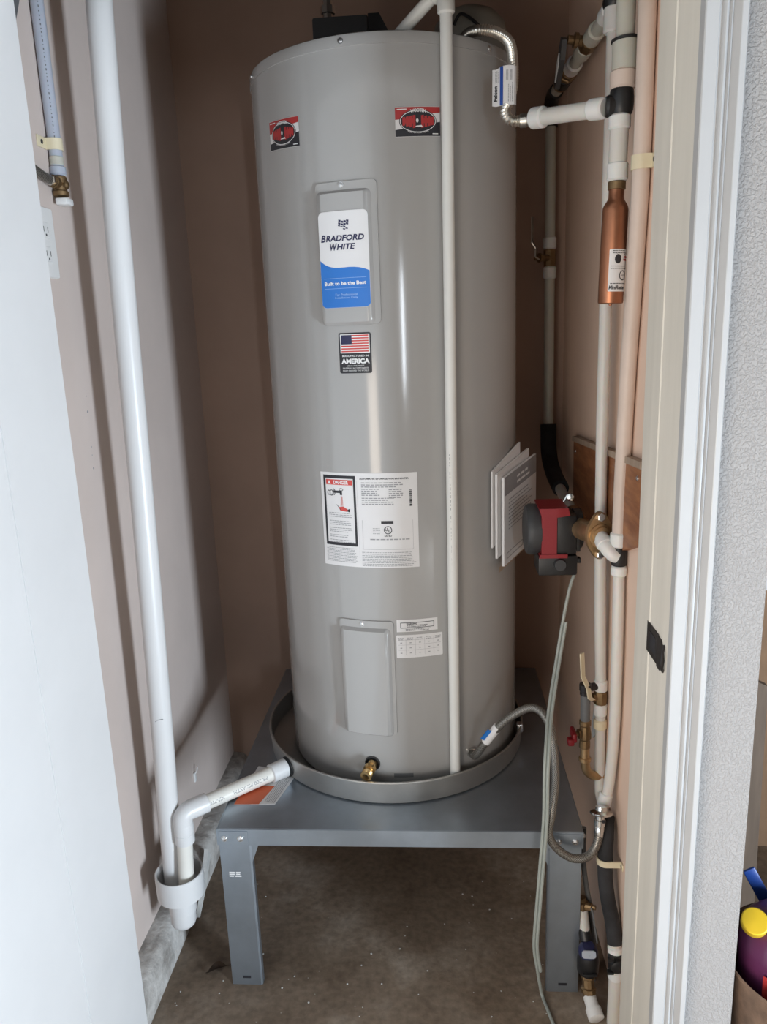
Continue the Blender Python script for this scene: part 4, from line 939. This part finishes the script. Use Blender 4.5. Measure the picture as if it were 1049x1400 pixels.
# upper valve branch (diagonal in the picture)
t = thing('upper_valve_branch', 'dim pipe run with brass valve leading back along the right wall', 'pipe', (0.31, 1.75, 1.92))
A_, B_ = (0.3240, 1.555, 1.941), (0.302, 2.125, 1.950)
seg = lambda y: lerp(A_, B_, (y - A_[1]) / (B_[1] - A_[1]))
mb = MB(); mb.cyl(seg(1.557), seg(2.10), .0132, 18); mb.build('branch_pipe', 'pex_darker', t)
ringpart(t, seg(1.555), seg(1.597), .0165)
ringpart(t, seg(1.655), seg(1.705), .0172, 'pex_darker')
mb = MB(); mb.cyl(seg(1.705), seg(1.748), .0178, 8, ch=.003); q = Vector(seg(1.722)); mb.lathe(q, (-1, -.12, .12), [(0, .010), (.022, .010), (.024, .014), (.031, .014), (.033, .008), (.044, .008)], 14); bv = mb.build('ball_valve', 'brass_old', t, angle=20)
mb = MB(); mb.prism([(1.705, 1.945), (1.722, 1.956), (1.742, 1.945), (1.795, 1.905), (1.805, 1.885), (1.792, 1.880), (1.725, 1.915)], 'x', q.x - .056, q.x - .046); hd = mb.build('lever_handle', 'dkgrey', bv, smooth=False)
mb = MB(); mb.prism([(1.738, 1.932), (1.752, 1.928), (1.778, 1.908), (1.788, 1.892), (1.780, 1.890), (1.742, 1.914)], 'x', q.x - .0575, q.x - .056); mb.build('handle_tag', 'white_pl', hd, smooth=False)
ringpart(t, seg(1.748), seg(1.795), .0172, 'pex_darker'); ringpart(t, seg(1.850), seg(1.895), .0175, 'ring')
mb = MB(); c_ = Vector(seg(1.898)); dv_ = Vector(B_) - Vector(A_); mb.lathe(c_, dv_, [(0, .015), (.004, .019), (.016, .019), (.017, .016), (.024, .016), (.026, .019), (.040, .019), (.045, .015)], 8); mb.build('brass_coupling', 'brass_old', t, angle=20)
mb = MB(); mb.cyl(seg(1.942), seg(2.000), .0185, 18, ch=.003); mb.build('rubber_sleeve', 'black', t)
mb = MB(); mb.lathe(seg(2.000), dv_, [(0, .014), (.002, .0175), (.010, .0175), (.012, .014)], 18); mb.build('sleeve_collar', 'brass_old', t)
mb = MB(); mb.tube(smooth_path([seg(2.06), seg(2.10), (0.302, 2.128, 1.938), (0.302, 2.132, 1.915), (0.302, 2.132, 1.885)], 5), .0175, 16); mb.build('elbow', 'black', t)

# back drop pipe in the corner
t = thing('corner_drop_pipe', 'shadowed pipe dropping in the back right corner with lever valve', 'pipe', (0.303, 2.132, 1.0))
mb = MB(); mb.cyl((0.302, 2.132, 1.89), (0.305, 2.13, 1.10), .0135, 18); mb.build('drop_pipe', 'pex_darker', t)
ringz(t, 0.303, 2.131, 1.622, 1.592, .0172); ringz(t, 0.3035, 2.131, 1.548, 1.518, .0172)
mb = MB(); mb.cyl((0.303, 2.131, 1.592), (0.3035, 2.131, 1.548), .016, 8, ch=.003); mb.lathe((0.303, 2.125, 1.570), (-1, -.5, 0), [(0, .009), (.028, .009), (.030, .012), (.034, .012), (.036, .006), (.046, .006)], 12); bv = mb.build('ball_valve', 'brass_old', t, angle=20)
mb = MB(); lever(mb, [(0.272, 2.098, 1.565), (0.262, 2.09, 1.570), (0.262, 2.09, 1.592), (0.252, 2.085, 1.606), (0.252, 2.085, 1.668)], .015, .003, (.3, .95, 0)); mb.build('lever_handle', 'steel', bv)
mb = MB(); mb.tube(smooth_path([(0.305, 2.13, 1.135), (0.305, 2.12, 1.07), (0.307, 2.10, 1.035), (0.310, 2.05, 1.010), (0.312, 2.00, 0.998), (0.312, 1.95, 0.992)], 8), .0215, 18); mb.build('foam_sleeve', 'foam', t)
mb = MB(); mb.tube(smooth_path([(0.311, 2.00, 0.998), (0.311, 1.90, 0.985), (0.306, 1.78, 0.984), (0.300, 1.70, 0.984)], 6), .0135, 16); mb.build('feed_pipe', 'pex', t)

# recirculation pipe B with clamp, tee, and lower coupling
t = thing('recirculation_pipe', 'tan tinted pipe beside the jamb with screwed clamp feeding the pump tee', 'pipe', (0.336, 1.40, 0.43))
mb = MB(); mb.tube(smooth_path([(0.3365, 1.352, CE), (0.3365, 1.352, 1.88), (0.3365, 1.353, 1.647), (0.3365, 1.375, 1.448), (0.3365, 1.392, 1.325), (0.3365, 1.410, 1.113), (0.3365, 1.413, 1.015)], 6), .0139, 22); mb.build('upper_pipe', 'pex_tan', t)
pipe_clamp(t, (0.3365, 1.354, 1.648), .0143, .022, -.024, wall_x=WR, sgn=1)
ringz(t, 0.3365, 1.413, 1.018, 0.990, .0172)
mb = MB(); mb.lathe((0.3365, 1.412, 0.990), (0, 0, -1), [(0, .0132), (.002, .0145), (.033, .0145), (.036, .0132)], 20); mb.box(0.319, 0.354 - .003, 1.409, 1.415, 0.967, 0.977, bev=.001); mb.build('tee', 'black', t)
ringz(t, 0.3365, 1.409, 0.954, 0.934, .0150)
mb = MB(); mb.tube(smooth_path([(0.3365, 1.408, 0.936), (0.3365, 1.400, 0.771), (0.3365, 1.402, 0.615), (0.334, 1.415, 0.500), (0.327, 1.417, 0.444)], 8), .0108, 18); mb.build('lower_pipe', 'pex', t)
ringpart(t, (0.3285, 1.417, 0.466), (0.324, 1.416, 0.438), .0135)
mb = MB(); mb.tube(smooth_path([(0.332, 1.409, 0.972), (0.323, 1.409, 0.977), (0.313, 1.416, 0.989), (0.3085, 1.430, 0.9995), (0.3075, 1.440, 1.002)], 6), .0138, 18); mb.build('side_elbow', 'ring', t)
ringpart(t, (0.312, 1.417, 0.990), (0.3085, 1.433, 1.000), .0158)

# wooden backing board on the right wall
t = thing('backing_board', 'reddish stained wood board screwed to the right wall behind the pump', 'board', (0.345, 1.6, 1.0))
mb = MB(); mb.prism([(1.930, 1.116), (1.92, 0.90), (1.40, 0.986), (1.285, 1.030), (1.288, 1.1615)], 'x', WR - .013, WR); bo = mb.build('plank', 'wood', t, smooth=False)
mb = MB(); mb.prism([(1.935, 1.116), (1.935, 1.128), (1.288, 1.172), (1.284, 1.160)], 'x', WR - .016, WR); mb.build('top_lip', 'board', t, smooth=False)
for y, z in ((1.90, 1.095), (1.31, 1.14)): bolt(t, 'screw', (WR - .013, y, z), (-1, 0, 0), .004)
# circulator pump
t = thing('circulator_pump', 'red and black circulator pump with bronze flange on the right wall', 'pump', (0.26, 1.57, 0.90))
PY = 1.585
mb = MB(); mb.lathe((0.198, PY, 0.982), (-1, 0, 0), [(-.012, .052), (0, .054), (.010, .054), (.016, .050), (.019, .040), (.020, .0001)], 36, cap=False); mb.build('end_cap', 'dkgrey', t)
mb = MB(); mb.lathe((0.198, PY, 0.982), (1, 0, 0), [(0, .047), (.014, .047), (.016, .044), (.07, .044)], 32); mb.build('motor_can', 'steel', t)
mb = MB(); z_ = .982
mb.prism([(0.209, z_ + .050), (0.240, z_ + .050), (0.240, z_ - .046), (0.209, z_ - .046)], 'y', PY - .050, PY + .04)
mb.prism([(0.204, z_ + .055), (0.262, z_ + .055), (0.266, z_ + .040), (0.240, z_ + .036), (0.209, z_ + .036)], 'y', PY - .0515, PY + .04)
mb.prism([(0.207, z_ - .042), (0.262, z_ - .042), (0.262, z_ - .050), (0.204, z_ - .050)], 'y', PY - .0515, PY + .04)
mb.build('red_housing', 'red', t, smooth=False)
mb = MB(); mb.box(0.239, 0.281, PY - .046, PY + .04, z_ - .044, z_ + .038, bev=.003)
for k in range(4): mb.box(0.281, 0.290, PY - .040 + .012 * k, PY - .034 + .012 * k, z_ - .04, z_ + .03, bev=.001)
mb.lathe((0.280, PY, z_), (1, 0, 0), [(0, .042), (.016, .042), (.018, .038)], 28); mb.build('pump_head', 'black', t)
mb = MB(); mb.box(0.203, 0.283, PY - .048, PY + .03, 0.893, 0.936, bev=.004); mb.box(0.283, 0.291, PY - .042, PY - .025, .918, .928, bev=.001); cbx = mb.build('control_box', 'black', t)
mb = MB(); mb.lathe((0.247, PY - .047, 0.918), (0, -1, 0), [(0, .0125), (.008, .0125), (.010, .0115)], 24); mb.build('round_gland', 'dkgrey', cbx)
mb = MB(); mb.tube(smooth_path([(0.300, 1.70, 0.984), (0.292, 1.62, 0.985), (0.290, 1.55, 0.990), (0.3035, 1.462, 1.002)], 6), [.021] * 6 + [.025] * 6 + [.021] * 7, 20); mb.build('volute', 'bronze', t)
FD = Vector((0.28, -0.95, 0.02)).normalized(); FO = Vector((0.3060, 1.447, 1.0035))
FX = Vector((0.95, 0.28, 0)).normalized(); ff = lambda a, b, h: tuple(FO + FX * a + Vector((0, 0, 1)) * b + FD * h)
mb = MB(); ol = []
for k in range(40):
    q = 2 * PI * k / 40; r = .028 + .019 * abs(math.sin(q)) ** 3; ol.append((math.cos(q) * min(r, .030) * 0.98, math.sin(q) * r))
vs = [ff(a, b, -.004) for a, b in ol] + [ff(a, b, .005) for a, b in ol]; nn = 40
mb.add(vs, [tuple(range(nn))[::-1], tuple(range(nn, 2 * nn))] + [(i, (i + 1) % nn, nn + (i + 1) % nn, nn + i) for i in range(nn)])
mb.lathe(ff(0, 0, .005), FD, [(0, .024), (.003, .0235), (.004, .019), (.008, .0185), (.009, .0155)], 24); fl_ = mb.build('flange', 'bronze', t, angle=30)
for b in (.037, -.037):
    mb = MB(); mb.lathe(ff(0, b, .005), FD, [(0, .0085), (.005, .0085), (.006, .007)], 6); mb.build('bolt', 'screw', fl_, angle=20)
mb = MB(); mb.lathe((0.277, 1.60, 1.047), (-.2, -1, .1), [(0, .006), (.01, .006), (.011, .008), (.018, .008), (.019, .005)], 10); mb.tube([(0.262, 1.60, 1.034), (0.270, 1.60, 1.050), (0.280, 1.60, 1.052)], .0025, 8); mb.build('bleed_screw', 'chrome', t)

# power cord
t = thing('power_cord', 'doubled grey power cord hanging from the pump to the floor', 'cord', (0.195, 1.40, 0))
ctr = [(0.279, 1.545, 0.895), (0.268, 1.535, 0.868), (0.254, 1.53, 0.795), (0.238, 1.51, 0.712), (0.209, 1.42, 0.690), (0.200, 1.375, 0.600), (0.194, 1.350, 0.548), (0.1935, 1.350, 0.452), (0.188, 1.350, 0.352), (0.182, 1.352, 0.249), (0.178, 1.358, 0.150), (0.186, 1.365, 0.085)]
ctr[4] = (0.214, 1.44, 0.640)
ca = smooth_path(ctr + [(0.194, 1.375, 0.03), (0.199, 1.375, 0.0042), (0.205, 1.345, 0.0035), (0.214, 1.30, 0.0035), (0.228, 1.24, 0.0035)], 8)
mb = MB(); mb.tube(ca, .0034, 8); mb.build('strand', 'cord', t)
cb = smooth_path([(p[0] + .0062, p[1] - .003, p[2]) for p in ctr[2:]] + [(0.192, 1.368, 0.085), (0.190, 1.374, 0.10)], 8)
mb = MB(); mb.tube(cb, .0034, 8); mb.build('strand', 'cord', t)

# brass drain valve on the right wall
t = thing('brass_boiler_drain', 'brass drain valve with red handle beside the lower ball valve', 'valve', (0.302, 1.515, 0.47))
mb = MB(); mb.lathe((0.301, 1.515, 0.662), (0, 0, -1), [(0, .0105), (.002, .013), (.016, .013), (.018, .0115), (.026, .0115)], 10); mb.lathe((0.301, 1.516, .650), (1, .4, 0), [(0, .0085), (.03, .0085)], 10); mb.build('union', 'bronze_dk', t)
mb = MB(); mb.cyl((0.3015, 1.515, 0.640), (0.302, 1.515, 0.575), .0102, 18); mb.build('rubber_hose', 'grey_pl', t)
mb = MB(); mb.lathe((0.3022, 1.515, 0.577), (0, 0, -1), [(0, .0105), (.002, .0127), (.010, .0127), (.013, .011), (.023, .012), (.031, .0136), (.042, .0136), (.046, .011), (.054, .012), (.064, .012), (.066, .0095)], 12); mb.lathe((0.302, 1.515, 0.546), (-1, -.2, -.02), [(0, .0085), (.010, .0085), (.011, .0105), (.015, .0105), (.016, .005), (.022, .005)], 12); vb = mb.build('valve_body', 'brass_old', t, angle=25)
mb = MB(); mb.box(0.272, 0.282, 1.490, 1.530, 0.535, 0.556, bev=.004); mb.box(0.262, 0.276, 1.487, 1.505, 0.530, 0.545, bev=.003); mb.build('red_handle', 'red', vb)
mb = MB(); mb.tube(smooth_path([(0.303, 1.515, 0.512), (0.304, 1.515, 0.482), (0.308, 1.517, 0.458), (0.320, 1.520, 0.443), (0.336, 1.525, 0.438), (WR + 0.001, 1.53, 0.437)], 6), .0102, 16); mb.lathe((0.3035, 1.515, 0.489), (0, 0, -1), [(0, .0115), (.002, .0135), (.008, .0135), (.010, .0115)], 14); mb.build('elbow', 'bronze', t)
# torn hole in the drywall
t = thing('torn_drywall_patch', 'torn pale hole in the right drywall beside the brass elbow', 'drywall damage', (WR, 1.64, 0.51))
mb = MB(); mb.prism([(1.60, .555), (1.632, .568), (1.655, .525), (1.672, .47), (1.655, .455), (1.625, .48)], 'x', WR - .004, WR); pt = mb.build('torn_paper', 'plaster', t, smooth=False)
mb = MB(); mb.prism([(1.613, .540), (1.625, .552), (1.632, .505), (1.620, .492)], 'x', WR - .0048, WR - .004); mb.build('dark_gap', 'ink', pt, smooth=False)

# braided stainless hose
t = thing('braided_supply_hose', 'long braided stainless hose looping from tank foot to chrome fitting', 'hose', (0.25, 1.40, 0.36))
hp_ = smooth_path([tuple(NP), (0.068, 1.53, 0.482), (0.078, 1.510, 0.508), (0.107, 1.495, 0.560), (0.145, 1.48, 0.606), (0.188, 1.46, 0.634), (0.216, 1.43, 0.606), (0.222, 1.395, 0.52), (0.212, 1.366, 0.458), (0.206, 1.362, 0.41), (0.222, 1.361, 0.378), (0.252, 1.361, 0.356), (0.283, 1.364, 0.357), (0.301, 1.372, 0.374), (0.309, 1.380, 0.398)], 12)
mb = MB(); mb.tube(resample(hp_, .006), .0085, 16, uvs=True); bh = mb.build('braided_tube', 'braid', t)
mb = MB(); mb.lathe((0.3085, 1.380, 0.392), (.05, .12, 1), [(0, .0088), (.002, .0098), (.020, .0098), (.022, .0085), (.024, .0112), (.036, .0112), (.038, .009), (.046, .009)], 12); mb.build('crimp_fitting', 'chrome', t)
mb = MB(); mb.lathe((0.3130, 1.386, 0.438), (.03, .30, 1), [(0, .006), (.001, .0215), (.003, .0225), (.005, .0215), (.009, .012), (.014, .011), (.016, .011)], 24); es = mb.build('escutcheon', 'chrome', t)
mb = MB(); mb.lathe((0.3135, 1.3665, 0.4365), (0, -1, -.3), [(0, .004), (.0025, .004), (.003, .002)], 10); mb.build('hole', 'ink', es)
i0 = Vector(NP); mb = MB(); dd_ = (Vector((0.078, 1.51, 0.508)) - i0).normalized(); mb.lathe(i0 - nd * .002, nd, [(0, .012), (.012, .012), (.013, .010), (.02, .010)], 12); mb.lathe(Vector((0.067, 1.536, .480)), dd_, [(0, .0095), (.014, .0095)], 6); mb.build('end_fitting', 'chrome', t)
mb = MB(); pA, pB = Vector((0.090, 1.503, 0.532)), Vector((0.116, 1.492, 0.575)); mb.cyl(pA, pB, .0096, 16); hl = mb.build('paper_wrap', 'paper', t)
mb = MB(); ax_ = (pB - pA).normalized(); sd = ax_.cross(Vector((0.2, -1, 0))).normalized(); f = flatmap(pA + Vector((0, -.0065, 0)), ax_, sd); slab(mb, f, .006, .036, -.017, -.005, 0.0, .0012, cr=.001, n=3); mb.build('blue_flag', 'blue', hl)

# lower right: insulated pipe and valves by the floor
t = thing('insulated_pipe', 'black foam insulated pipe strapped low on the right wall', 'pipe', (0.325, 1.37, 0.10))
mb = MB(); mb.tube(smooth_path([(0.334, 1.425, 0.405), (0.328, 1.40, 0.395), (0.324, 1.385, 0.37), (0.322, 1.378, 0.337), (0.322, 1.372, 0.30), (0.326, 1.36, 0.26), (0.333, 1.345, 0.217), (0.336, 1.333, 0.180)], 8), .0150, 20); mb.build('foam_sleeve', 'foam', t)
pipe_clamp(t, (0.322, 1.378, 0.340), .0156, .013, -.012, wall_x=WR, sgn=1)
mb = MB(); mb.cyl((0.3355, 1.335, 0.188), (0.3365, 1.325, 0.150), .0130, 18); mb.cyl((0.337, 1.322, 0.138), (0.335, 1.318, 0.0), .0130, 18); mb.build('floor_pipe', 'pex', t)
ringpart(t, (0.336, 1.331, 0.176), (0.3366, 1.326, 0.152), .0148)
mb = MB(); mb.lathe((0.3365, 1.326, 0.166), (0, -.1, -1), [(0, .0135), (.002, .0150), (.036, .0150), (.038, .0135)], 18); mb.lathe((0.337, 1.312, 0.148), (0, -1, 0), [(0, .014), (.008, .0135), (.010, .010)], 16); mb.box(0.318, 0.330, 1.305, 1.315, .160, .166, bev=.001); mb.box(0.318, 0.330, 1.305, 1.315, .130, .136, bev=.001); mb.build('fitting', 'black', t)
ringpart(t, (0.3365, 1.321, 0.130), (0.336, 1.320, 0.108), .0148)

t = thing('pressure_regulator', 'dark blue topped regulator body standing on the floor beside the stand leg', 'regulator', (0.292, 1.37, 0.0))
mb = MB(); mb.lathe((0.292, 1.372, 0.072), (0, -.05, 1), [(0, .018), (.006, .022), (.035, .0225), (.050, .020), (.060, .014)], 24); mb.box(0.277, 0.307, 1.345, 1.352, .085, .090, bev=.001); mb.build('bell_body', 'black', t)
mb = MB(); mb.lathe((0.291, 1.370, 0.122), (0, -.15, 1), [(0, .020), (.006, .0205), (.014, .0185), (.020, .012), (.021, .0001)], 24, cap=False); mb.build('blue_cap', 'navy', t)
mb = MB(); f = flatmap((0.291, 1.3515, 0.134), (1, .0, 0), (0, .25, 1)); slab(mb, f, -.016, .013, -.008, .009, 0, .0015, cr=.006, n=6, inset=.0006); mb.build('blue_tag', 'pex_blue', t)
mb = MB(); mb.cyl((0.290, 1.385, 0.136), (0.287, 1.40, 0.158), .013, 16, ch=.002); mb.build('black_collar', 'black', t)
mb = MB(); mb.cyl((0.288, 1.396, 0.155), (0.284, 1.41, 0.200), .0115, 16); mb.build('inlet_pipe', 'pex', t)
mb = MB(); mb.lathe((0.2845, 1.409, 0.195), (-.05, .2, 1), [(0, .012), (.004, .014), (.016, .014), (.018, .010), (.026, .010)], 8); mb.lathe((0.285, 1.408, .205), (1, -.5, .2), [(0, .008), (.02, .008), (.022, .005), (.028, .005)], 10); lv = mb.build('valve', 'brass_old', t, angle=25)
mb = MB(); lever(mb, [(0.299, 1.396, 0.212), (0.303, 1.392, 0.200), (0.309, 1.385, 0.155), (0.312, 1.385, 0.135)], .009, .003); mb.build('lever_handle', 'grey_pl', lv)
mb = MB(); mb.lathe((0.292, 1.371, 0.074), (.0, -.4, -1), [(0, .015), (.012, .015), (.014, .012), (.030, .012), (.032, .016), (.040, .016), (.044, .012), (.06, .012)], 10); mb.build('brass_union', 'brass_old', t, angle=25)
mb = MB(); mb.cyl((0.293, 1.352, 0.030), (0.298, 1.325, 0.0172), .0135, 18); mb.lathe((0.297, 1.333, 0.020), (.17, -.93, -.33), [(0, .014), (.001, .0165), (.020, .0165), (.022, .013)], 18); mb.build('white_outlet', 'white_pl', t)

t = thing('thin_grey_tube', 'thin grey tube dropping beside the right stand leg', 'tube', (0.30, 1.43, 0.0))
mb = MB(); mb.tube(smooth_path([(0.287, 1.425, 0.38), (0.288, 1.425, 0.30), (0.296, 1.425, 0.235), (0.306, 1.425, 0.18), (0.314, 1.425, 0.10), (0.316, 1.425, 0.0)], 6), .0055, 10); mb.build('tube_run', 'grey_pl', t)

# dry leaf on the floor
t = thing('dry_leaf', 'small curled brown dry leaf on the concrete floor beside the curb', 'leaf', (-0.53, 1.43, 0))
mb = MB(); n = 9; vs = []
for i in range(n):
    u = i / (n - 1); w = .013 * math.sin(PI * (u ** .8)) + .001
    for s_ in (-1, 0, 1): vs.append((-.548 + .040 * u + .002 * s_, 1.420 + .018 * u + w * s_, .0015 + .006 * abs(s_) * math.sin(PI * u) + .004 * math.sin(3 * u)))
mb.add(vs, [(3 * i + k, 3 * i + 3 + k, 3 * i + 4 + k, 3 * i + 1 + k) for i in range(n - 1) for k in (0, 1)]); mb.build('leaf_blade', 'leaf', t)
mb = MB(); mb.tube([(-.510, 1.437, .004), (-.500, 1.440, .003), (-.494, 1.446, .0015)], .001, 5); mb.build('leaf_stalk', 'leaf', t)
# pebbles and crumbs of concrete
rr = random.Random(21); mb = MB()
for k in range(70):
    x = rr.uniform(-.60, .24); y = rr.uniform(1.16, 1.75); r = rr.uniform(.0007, .0022)
    bm = bmesh.new(); bmesh.ops.create_icosphere(bm, subdivisions=1, radius=r)
    for v in bm.verts: v.co = Vector((x + v.co.x * rr.uniform(.7, 1.4), y + v.co.y, r * .5 + v.co.z * .6))
    mb.bm(bm)
o = mb.build('floor_grit', 'plaster', kind='stuff'); o['label'] = 'pale grit and concrete crumbs scattered on the closet floor'; o['category'] = 'grit'

# ================================================================== garage corner beyond the textured wall
t = thing('storage_basket', 'brown basket on the garage floor holding the purple jug', 'basket', (0.607, 1.125, 0))
BC = (0.607, 1.125)
mb = MB(); mb.lathe((BC[0], BC[1], 0.0), (0, 0, 1), [(0, .0001), (0, .088), (.004, .090), (.338, .135), (.343, .1378), (.347, .136), (.342, .131), (.008, .086), (.006, .0001)], 40, cap=False); mb.build('basket_body', 'basket', t)
t = thing('detergent_jug', 'purple detergent jug with yellow cap inside the brown basket', 'jug', (0.575, 1.15, .01))
mb = MB(); mb.lathe((0.572, 1.132, 0.010), (0.0, 0, 1), [(0, .05), (.005, .056), (.10, .066), (.28, .074), (.355, .076), (.388, .070), (.408, .052), (.417, .026), (.418, .0001)], 28, cap=False); mb.lathe((0.66, 1.16, .27), (.1, .1, 1), [(0, .03), (.08, .032), (.10, .022), (.105, .001)], 20); jb = mb.build('jug_body', 'purple', t)
mb = MB(); mb.lathe((0.5115, 1.126, 0.4125), (-.30, -.75, 1), [(0, .020), (.003, .0215), (.024, .0212), (.026, .0195), (.027, .0001)], 28, cap=False); mb.build('yellow_cap', 'yellow', t)
f = pipemap((0.562, 1.135, 0.350), (0, 0, 1), (-.35, -1, 0), .0762); fj = lambda a, b, h: f(b, -a, h)
mb = MB(); sheet(mb, fj, -.03, .06, -.05, 0.006, .0006, n=8); jl = mb.build('label', 'red_ink', jb)
mb = MB(); sheet(mb, fj, -.022, .05, -.020, .002, .0010, n=8); mb.build('blue_patch', 'lblue', jl); mb = MB(); text(mb, fj, 'b', -.008, -.009, .008, .012, .0014, bold=.05); sheet(mb, fj, -.001, .02, -.013, -.008, .0014, n=2); mb.build('white_print', 'white_ink', jl, smooth=False)
t = thing('blue_scoop', 'blue plastic scoop handle sticking out of the brown basket', 'scoop', (0.59, 1.27, .3))
mb = MB(); mb.box(-.011, .011, -.003, .003, -.075, .075, bev=.0028, rot=Matrix.Rotation(rad(-28), 3, 'Y'), pivot=(0, 0, 0)); mb.v = [(x + .572, y + 1.222, z + .378) for x, y, z in mb.v]; mb.build('handle', 'blue_pl', t)
mb = MB(); mb.lathe((0.640, 1.215, .255), (-.4, 0, .9), [(0, .018), (.05, .022), (.052, .020), (.005, .015)], 18); mb.build('cup', 'blue_pl', t)
def carton(name, label, x0, x1, y0, y1, z0, z1, grp):
    t = thing(name, label, 'box', ((x0 + x1) / 2, (y0 + y1) / 2, z0), grp)
    mb = MB(); mb.box(x0, x1, y0, y1, z0, z1, bev=.003); b = mb.build('carton', 'card', t)
    mb = MB(); mb.box(x0 - .0006, x1 + .0006, (y0 + y1) / 2 - .03, (y0 + y1) / 2 + .03, z1 - .06, z1 + .0008); mb.build('tape', 'board', b, smooth=False)
    f = flatmap(((x0 + .15), y0 - .0004, z1 - .09), (1, 0, 0), (0, 0, 1)); mb = MB(); sheet(mb, f, -.06, .06, -.03, .04, .0006); lb = mb.build('shipping_label', 'paper', b, smooth=False)
    return t
carton('cardboard_box', 'lower large cardboard box on the garage floor beyond the textured wall', .78, 1.42, 1.88, 2.40, 0, .44, 'cardboard boxes in the garage')
carton('cardboard_box', 'upper cardboard box with pale label stacked beyond the textured wall', .70, 1.35, 1.85, 2.35, .441, .865, 'cardboard boxes in the garage')
t = thing('leaning_panel', 'brown wooden panel leaning against the cardboard boxes behind the basket', 'panel', (.72, 1.62, 0))
mb = MB(); mb.prism([(.60, 0), (.68, 0), (.668, .66), (.636, .675)], 'y', 1.50, 1.518)
mb.build('panel_sheet', 'panel', t, smooth=False)
